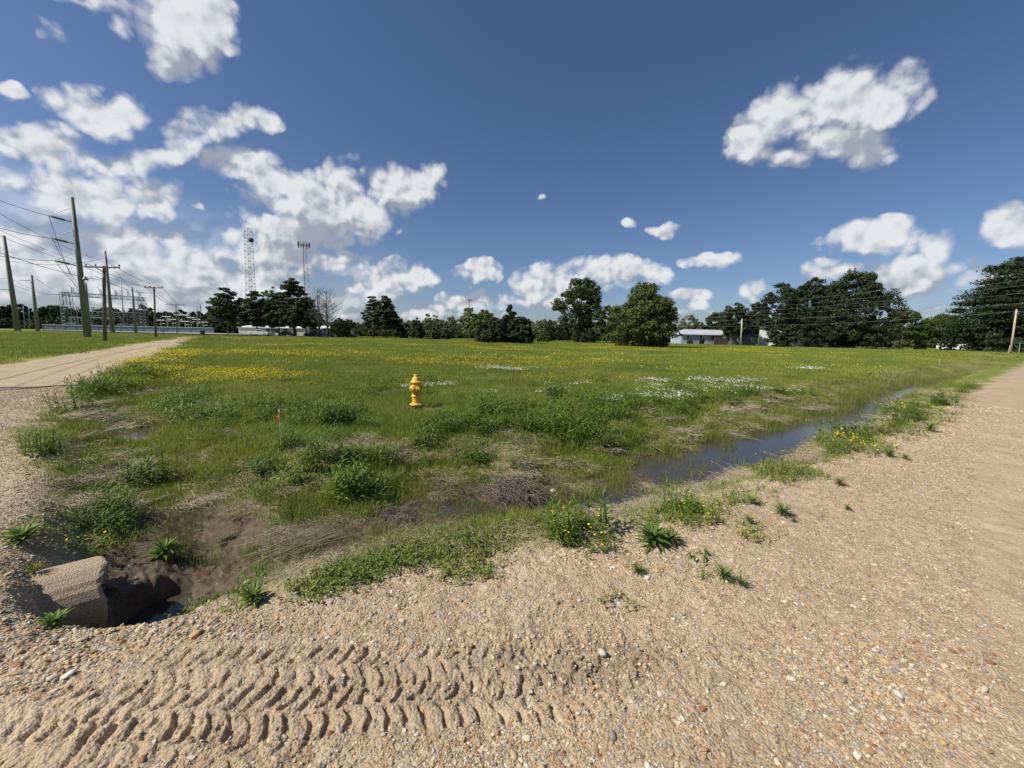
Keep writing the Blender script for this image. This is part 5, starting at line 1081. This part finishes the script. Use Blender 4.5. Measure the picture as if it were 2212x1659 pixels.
b = at(1745, 108); o = MB().lathe([(.33,0),(.36,.1),(.38,1.0),(.42,1.02),(.42,1.1),(.2,1.16)], 16).build('rubbish_bin', BB, smooth=True); o.location = b; tag(o, 'blue plastic bin beside the porch of the white house', 'bin')
b = at(438, 98); o = MB().box(-.35,.35,-.35,.35,0,1.05).box(-.4,.4,-.42,.38,1.052,1.15).build('rubbish_bin', DARKM, bevel=.03); o.location = b; tag(o, 'dark wheeled bin at the end of the lane', 'bin')
b = at(353, 82); mbx = empty('mailbox', b, 'dark mailbox on a short post left of the lane end', 'mailbox'); MB().box(-.06,.06,-.06,.06,0,1.0).build('post', WOODP, mbx); MB().box(-.45,.45,-.14,.14,1.0,1.28).build('box', DARKM, mbx, bevel=.06)
SIGN = mat('sign_green', (.01,.16,.09), .4, .03, 3)
b = at(2201, 76); sg = empty('street_sign', b, 'green street name sign on a thin post beside the leaning bleached pole', 'street sign'); MB().tube([(0,0,-.2),(-.15,0,2.2)], .045, 8).build('post', PALEP, sg); MB().box(-1.25,.75,-.02,.02,1.95,2.25).build('name_blade', SIGN, sg); 
b = at(2178, 76); o = MB().tube([(0,0,-.2),(.1,0,1.9)], .06, 8).build('post', PALEP); o.location = b; tag(o, 'short pale post left of the leaning bleached pole', 'post')
for i, (u, l) in enumerate(((2168,'small white post box in the shade left of the leaning pole'),)): b = at(u, 84); o = MB().box(-.3,.3,-.2,.2,0,.9).build('cabinet', CD, bevel=.03); o.location = b; tag(o, 'small dark cabinet at the foot of the leaning bleached pole', 'cabinet')
b = G(41, 720); o = MB().lathe([(.05,0),(.05,.5),(.07,.52),(.04,.6)], 10).build('marker_post', TRIM); o.location = (b[0]*.9, b[1]*.9, hz(b[0]*.9, b[1]*.9)); tag(o, 'tiny white marker in the grass below the leftmost thick pole', 'marker')

# ------------------------------------------------------------------ fire hydrant
YP = mat('hydrant_yellow_paint', (.68,.38,.04), .55, .06, 22, bump=.12, bscale=60, col2=(.88,.57,.08)); BLK = mat('black_paint', (.018,.019,.021), .5, .3, 12, bump=.2); RUST = mat('rusty_iron', (.07,.035,.022), .9, .3, 30, bump=.5, col2=(.14,.07,.04))
hx, hy = G(900, 884); h0 = hz(hx, hy)-.01
hy_ = empty('fire_hydrant', (hx, hy, h0), 'yellow fire hydrant with black base standing in the grass', 'fire hydrant', rz=math.radians(8))
MB().lathe([(.088,-.05),(.09,.085),(.11,.09),(.11,.112)], 32).build('base', BLK, hy_, smooth=False)
MB().lathe([(.138,.113),(.142,.122),(.142,.138),(.13,.147),(.10,.152),(.092,.17),(.090,.285),(.105,.292),(.107,.300),(.107,.315),(.098,.322),(.088,.33),(.085,.50),(.088,.575),(.098,.585)], 40).build('barrel', YP, hy_)
mb = MB(); mb.lathe([(.098,.587),(.118,.590),(.122,.598),(.120,.612),(.096,.625),(.090,.64),(.076,.68),(.062,.708),(.050,.715),(.050,.762),(.044,.768)], 40)
mb.build('bonnet', YP, hy_); MB().lathe([(.021,.769),(.019,.795),(.014,.797)], 5).build('operating_nut', RUST, hy_)
mb = MB()
for k in range(8):
    a = k*math.pi/4+.2; mb.lathe([(.011,.148),(.011,.160)], 6, Matrix.Translation((.122*math.cos(a), .122*math.sin(a), 0)))
mb.build('flange_bolts', RUST, hy_)
def nozzle(ang, z, r, l, tilt=0):
    M_ = Matrix.Translation((0,0,z)) @ Matrix.Rotation(ang,4,'Z') @ Matrix.Rotation(math.pi/2+tilt,4,'Y')
    n_ = MB().lathe([(r*.85,.05),(r*.85,.085+l*.3),(r*.95,.088+l*.3)], 24, M_).build('nozzle', YP, hy_)
    MB().lathe([(r*1.08,.09+l*.3),(r*1.13,.095+l*.3),(r*1.13,.085+l*.8),(r*.95,.09+l),(r*.5,.10+l*1.05)], 12, M_).build('nozzle_cap', YP, n_); MB().lathe([(.017,.10+l*1.05),(.015,.135+l*1.05)], 5, M_).build('cap_nut', YP, n_)
nozzle(math.radians(228), .47, .062, .05); nozzle(math.radians(-62), .47, .050, .035); nozzle(math.radians(12), .47, .050, .035)
mb = MB(); 
for k in range(14):
    t = k/13; p = Vector((.085*math.cos(math.radians(232+60*t)), .085*math.sin(math.radians(232+60*t)), .40-.05*math.sin(t*3.14))); p += Vector((math.cos(math.radians(232+60*t)), math.sin(math.radians(232+60*t)), 0))*.03; mb.tube([p+Vector((-.008,0,.004)), p+Vector((.008,0,-.004))], .004, 5)
mb.build('cap_chain', RUST, hy_)
x, y = G(857, 888); o = MB().lathe([(.065,0),(.07,.055),(.06,.06),(.055,.03)], 20).build('valve_box', RUST); o.location = (x, y, hz(x, y)-.005); tag(o, 'short rusty iron valve box in the grass left of the hydrant', 'valve box')
# ------------------------------------------------------------------ survey stakes
FLAG = mat('orange_ribbon', (.75,.18,.01), .6, .08, 20, trans=.3)
x, y = G(607, 958); sk = empty('survey_stake', (x, y, hz(x, y)), 'thin survey stake with an orange ribbon and white tip', 'stake')
MB().tube([(0,0,-.05),(.004,0,.49)], .0075, 7).build('rod', PALEP, sk); MB().tube([(.004,0,.465),(.003,0,.505)], [.013,.009], 8).build('tip', TRIM, sk)
mb = MB(); mb.tube([(.003,0,.415),(.003,0,.43)], .012, 8)
for k, (dx, dz, w) in enumerate(((-.05,-.085,.02),(-.03,-.10,.018),(-.065,-.05,.016),(.015,-.06,.013))):
    a = Vector((0,-.01,.425)); b2 = Vector((dx*.6,-.02-.008*k,.425+dz*.4)); c2 = Vector((dx,-.015-.01*k,.425+dz)); n2 = Vector((w*.5,0,w*.35)); mb.quad(a-n2*.6, a+n2*.6, b2+n2, b2-n2); mb.quad(b2-n2, b2+n2, c2+n2*.8, c2-n2*.8)
mb.build('ribbon', FLAG, sk)
x, y = G(2029, 788); o = MB().tube([(0,0,-.1),(-.02,0,.52)], .022, 8).build('survey_stake', PALEP); o.location = (x, y, hz(x, y)); tag(o, 'pale bare stake standing by yellow flowers at the far end of the ditch', 'stake')

# ------------------------------------------------------------------ concrete culvert
CULV = mat('aggregate_concrete', (.38,.28,.18), .9, .2, 70, bump=.9, bscale=110, col2=(.56,.44,.30))
def culvert():
    mb = MB(); ax = Vector((.70,.71,-.03)).normalized(); s = ax.cross(Vector((0,0,1))).normalized(); t = s.cross(ax); n = 56; R0, R1 = .30, .24; o_ = Vector((0,0,0)); g = random.Random(3)
    st = [(-1.3,R0),(-.5,R0),(-.02,R0),(0,R0-.008),(0,R1+.008),(-.02,R1),(-.7,R1),(-1.3,R1)]
    for a, r in st:
        for k in range(n):
            q = 2*math.pi*k/n; jag = (.014*math.sin(q*5+1)+g.uniform(-.006,.006)) if a > -.1 else 0; rj = g.uniform(-.003,.003); mb.v.append(tuple(o_+ax*(a+jag)+(s*math.cos(q)+t*math.sin(q))*(r+rj)))
    for i in range(len(st)-1):
        for k in range(n): k2 = (k+1) % n; mb.f.append((i*n+k, i*n+k2, (i+1)*n+k2, (i+1)*n+k))
    o = mb.build('culvert_pipe', CULV, smooth=False); o.location = (-3.05, 2.70, -.42); tag(o, 'broken edged concrete culvert pipe poking out of the gravel bank', 'culvert pipe'); return o
culvert()

# ------------------------------------------------------------------ brush, sticks and single plants
TWIG = mat('dead_twig', (.115,.085,.065), .9, .3, 20, objvar=.1, col2=(.24,.19,.15))
def brush(name, label, u, v, z, n, R, Hh, seed, m, ln=(.15,.5), th=.003):
    x, y = G(u, v, z); g = random.Random(seed); mb = MB()
    for _ in range(n):
        a = g.random()*6.28; r = R*math.sqrt(g.random()); p = Vector((r*math.cos(a), r*math.sin(a)*.7, g.uniform(0, Hh)*(1-(r/R)**2*.6))); a2 = g.random()*6.28; l = g.uniform(*ln); q = [p]; up = g.gauss(.1,.35)
        for k in range(4): a2 += g.gauss(0,.45); p = p+Vector((math.cos(a2), math.sin(a2), up-.25*k)).normalized()*l/4; p.z = max(p.z, -.05); q.append(p)
        mb.tube(q, [th,th*.9,th*.8,th*.6,th*.3], 4, False)
    o = mb.build(name, m); o.location = (x, y, hz(x, y)); return tag(o, label, 'brush pile')
brush('brush_pile', 'tangled heap of dead brown vines hanging on the ditch bank below the hydrant', 1112, 1045, -.25, 620, .30, .30, 1, TWIG, (.15,.45), .0032)
brush('dead_grass_heap', 'small grey heap of dead stems in the side ditch at left', 262, 1028, -.25, 300, .30, .14, 2, DRY, (.15,.45), .0026)
brush('dead_grass_heap', 'low scatter of dead brown stems right of the leafy weeds mid bank', 1000, 1010, -.15, 200, .45, .05, 3, TWIG, (.2,.5), .0028)
brush('dead_grass_heap', 'dead brown clump at the foot of the bank left of the vine heap', 860, 1105, -.4, 140, .22, .08, 4, TWIG, (.1,.3), .0028)
def sticks(label, u, v, z, n, ang, l, seed, th=.006, sp=.03, nm='stick_bundle'):
    x, y = G(u, v, z); g = random.Random(seed); mb = MB()
    for k in range(n):
        a = ang+g.gauss(0,.14); L_ = l*g.uniform(.6,1.1); p = Vector((g.gauss(0,sp), g.gauss(0,sp*.6), .02+g.uniform(0,.04))); q = [p, p+Vector((math.cos(a)*L_*.5, math.sin(a)*L_*.5, .05)), p+Vector((math.cos(a+.1)*L_, math.sin(a+.1)*L_, .07+g.uniform(0,.05)))]
        mb.tube(q, [th,th*.8,th*.3], 5)
    o = mb.build(nm, TWIG if n < 8 else DRY); o.location = (x, y, hz(x, y)); return tag(o, label, 'sticks')
sticks('fan of long pale dead stalks lying down the left bank above the mud', 470, 1142, -.42, 16, 1.0, .75, 1, .004)
sticks('mat of long pale flattened straw on the mud right of the stalk fan', 590, 1175, -.42, 170, .35, .5, 7, .0022, .16, 'straw_mat'); sticks('combed grey straw mat higher on the left bank above the stalk fan', 520, 1085, -.3, 140, .75, .4, 8, .0022, .14, 'straw_mat'); sticks('low mat of washed straw along the near edge of the ditch', 900, 1165, -.3, 120, .45, .4, 9, .002, .16, 'straw_mat')
sticks('few bare twigs standing at the edge of the near verge below the ditch', 880, 1175, -.3, 7, 1.5, .25, 2, .002)
sticks('pale forked stick lying on the bank left of the vine heap', 990, 975, -.05, 4, .2, .45, 3, .005)
LEAFM = {0: WEED, 1: GRASS}
def plant(label, u, v, kind, size, seed, z=0.0):
    x, y = G(u, v, z)
    if kind == 'rosette': mb = rosette(seed, 36, .15*size, .027*size, .55); nm = 'leafy_rosette'
    elif kind == 'tuft': mb = rosette(seed, 44, .11*size, .009*size, .9); nm = 'grass_tuft'
    else: mb = leafy(seed, 16, .12*size, .03*size, .08*size, ll=(.03*size,.06*size)); nm = 'verge_weed'
    o = mb.build(nm, LEAFM[seed % 2]); o.location = (x, y, hz(x, y)); o.rotation_euler.z = seed; return tag(o, label, 'weed')
for a in (('large leafy rosette weed growing in the gravel at the left edge', 48, 1162, 'rosette', 1.15, 2), ('leafy rosette weed in gravel directly left of the culvert pipe', 112, 1308, 'rosette', .72, 4), ('rosette weed on the gravel right of the culvert pit', 545, 1298, 'rosette', .78, 6),
          ('largest dark green rosette beside the yellow flowering plant on the verge', 1408, 1178, 'rosette', 1.25, 8), ('second rosette overlapping the right side of the largest one', 1448, 1176, 'rosette', .8, 10), ('round tufted weed alone on the gravel, third clump up the road', 1688, 1118, 'tuft', 1.15, 12),
          ('small tufted weed left of the round lone tuft up the road', 1622, 1092, 'tuft', 1.1, 13), ('tiny tuft right next to the round lone tuft up the road', 1713, 1132, 'tuft', .4, 14), ('grassy low tuft below the small tuft by the verge', 1617, 1135, 'tuft', .75, 15), ('spreading thin weed on gravel between verge and lone tuft', 1622, 1166, 'low', .9, 17),
          ('bright tuft on open gravel, left one of a close pair', 1563, 1253, 'tuft', .9, 18), ('bright tuft on open gravel, smaller right one of a close pair', 1600, 1266, 'tuft', .65, 20), ('dense dark round weed alone in the open gravel nearest the camera', 1334, 1312, 'low', .85, 22), ('small spiky weed on gravel below the big rosette', 1376, 1243, 'tuft', .7, 24),
          ('sparse weed with thin stems just above the close pair of tufts', 1520, 1215, 'low', .8, 26), ('faint low weed left of the close pair of tufts', 1520, 1246, 'low', .5, 27), ('small tuft on the gravel edge far up the road', 1812, 1052, 'tuft', .9, 28), ('isolated tuft on gravel below the far yellow clump', 1920, 990, 'tuft', 1.2, 30),
          ('tiny isolated tuft right of the one below the far yellow clump', 1955, 995, 'tuft', .8, 31), ('small sprig on gravel far up the road near its edge', 1830, 1104, 'tuft', .5, 32), ('tuft at the gravel edge right of the far yellow clump', 2008, 935, 'tuft', 1.7, 34), ('wiry weed at left edge below the large rosette', 70, 1205, 'tuft', .8, 35), ('broad leaved dock plant in the wet hollow left of the mud', 345, 1085, 'rosette', 1.2, 36), ('spiky leaf cluster standing at the top edge of the culvert pit', 262, 1165, 'tuft', 1.1, 38), ('rosette weed on the near verge by the road under the flowering plant', 1302, 1197, 'tuft', .5, 39)): plant(*a)
def flowering(label, u, v, rx, n, seed, z=0.0, s=1.0):
    x, y = G(u, v, z); t = empty('flowering_weed', (x, y, hz(x, y)), label, 'wildflowers'); leafy(seed, int(26*s), rx, .05, .14, ll=(.04,.07)).build('foliage', WEED, t)
    flowers(seed+1, n, rx*1.05, .12, .22, .010*s, YEL).build('blossoms', YEL, t)
    g = random.Random(seed); mb = MB()
    for _ in range(n): r = rx*math.sqrt(g.random()); a = g.random()*6.28; mb.tube([(r*.5*math.cos(a), r*.5*math.sin(a), .0),(r*math.cos(a), r*math.sin(a), g.uniform(.12,.2))], .0012, 3, False)
    mb.build('stems', WEED, t); return t
flowering('yellow flowered weed on the near verge left of the large rosette', 1262, 1178, .24, 17, 40); flowering('second smaller yellow flowered weed near the first on the verge', 1220, 1158, .13, 7, 44); flowering('yellow flowered weed up the verge beyond the large rosette', 1492, 1120, .22, 17, 41, s=1.0); flowering('sparse yellow flowers on dry verge above the round lone tuft', 1690, 1022, .35, 12, 42, s=1.1)
flowering('dense clump of yellow blossoms on the verge beside the creek', 1842, 972, .48, 75, 43, s=1.6); flowering('farther yellow clump on the verge beside the narrow creek', 1965, 880, .65, 80, 45, s=2.4); flowering('pale yellow flowered weeds at the top of the ditch bank below the field', 1238, 965, .32, 26, 46, -.05); flowering('few yellow flowers at the left gravel edge above the culvert pit', 175, 1115, .16, 9, 47)
ROCK = mat('pale_rock', (.50,.46,.38), .85, .2, 12, bump=.4, col2=(.66,.62,.52))
def rock(label, u, v, s, seed, z=0.0):
    o0 = pebble(seed*2, ROCK); o = o0; o.name = 'rock'; C.objects.link(o); x, y = G(u, v, z); o.location = (x, y, hz(x, y)+s*.25); o.scale = (s*1.1, s*.8, s*.6); o.rotation_euler.z = seed; tag(o, label, 'rock')
for i, a in enumerate((('cream rock in the mud at the foot of the left bank', 533, 1218, .035, -.4), ('flat pale rock lying in the side ditch at upper left', 357, 914, .06, -.1), ('pale stone half sunk in the far bank right of the vine heap', 1195, 1046, .05, -.35), ('grey stone on the road alone left of the flowering weed', 1218, 1196, .018, 0), ('pale grey stone pressed in mud right of the tyre tracks', 1302, 1412, .028, 0), ('yellowish flat stone embedded in the right foreground gravel', 1890, 1408, .022, 0), ('white stone on gravel left of the sparse tuft nearest the camera', 1252, 1300, .017, 0), ('grey slab stone embedded at the bottom right foreground', 1940, 1500, .026, 0))): rock(a[0], a[1], a[2], a[3], i+1, a[4])
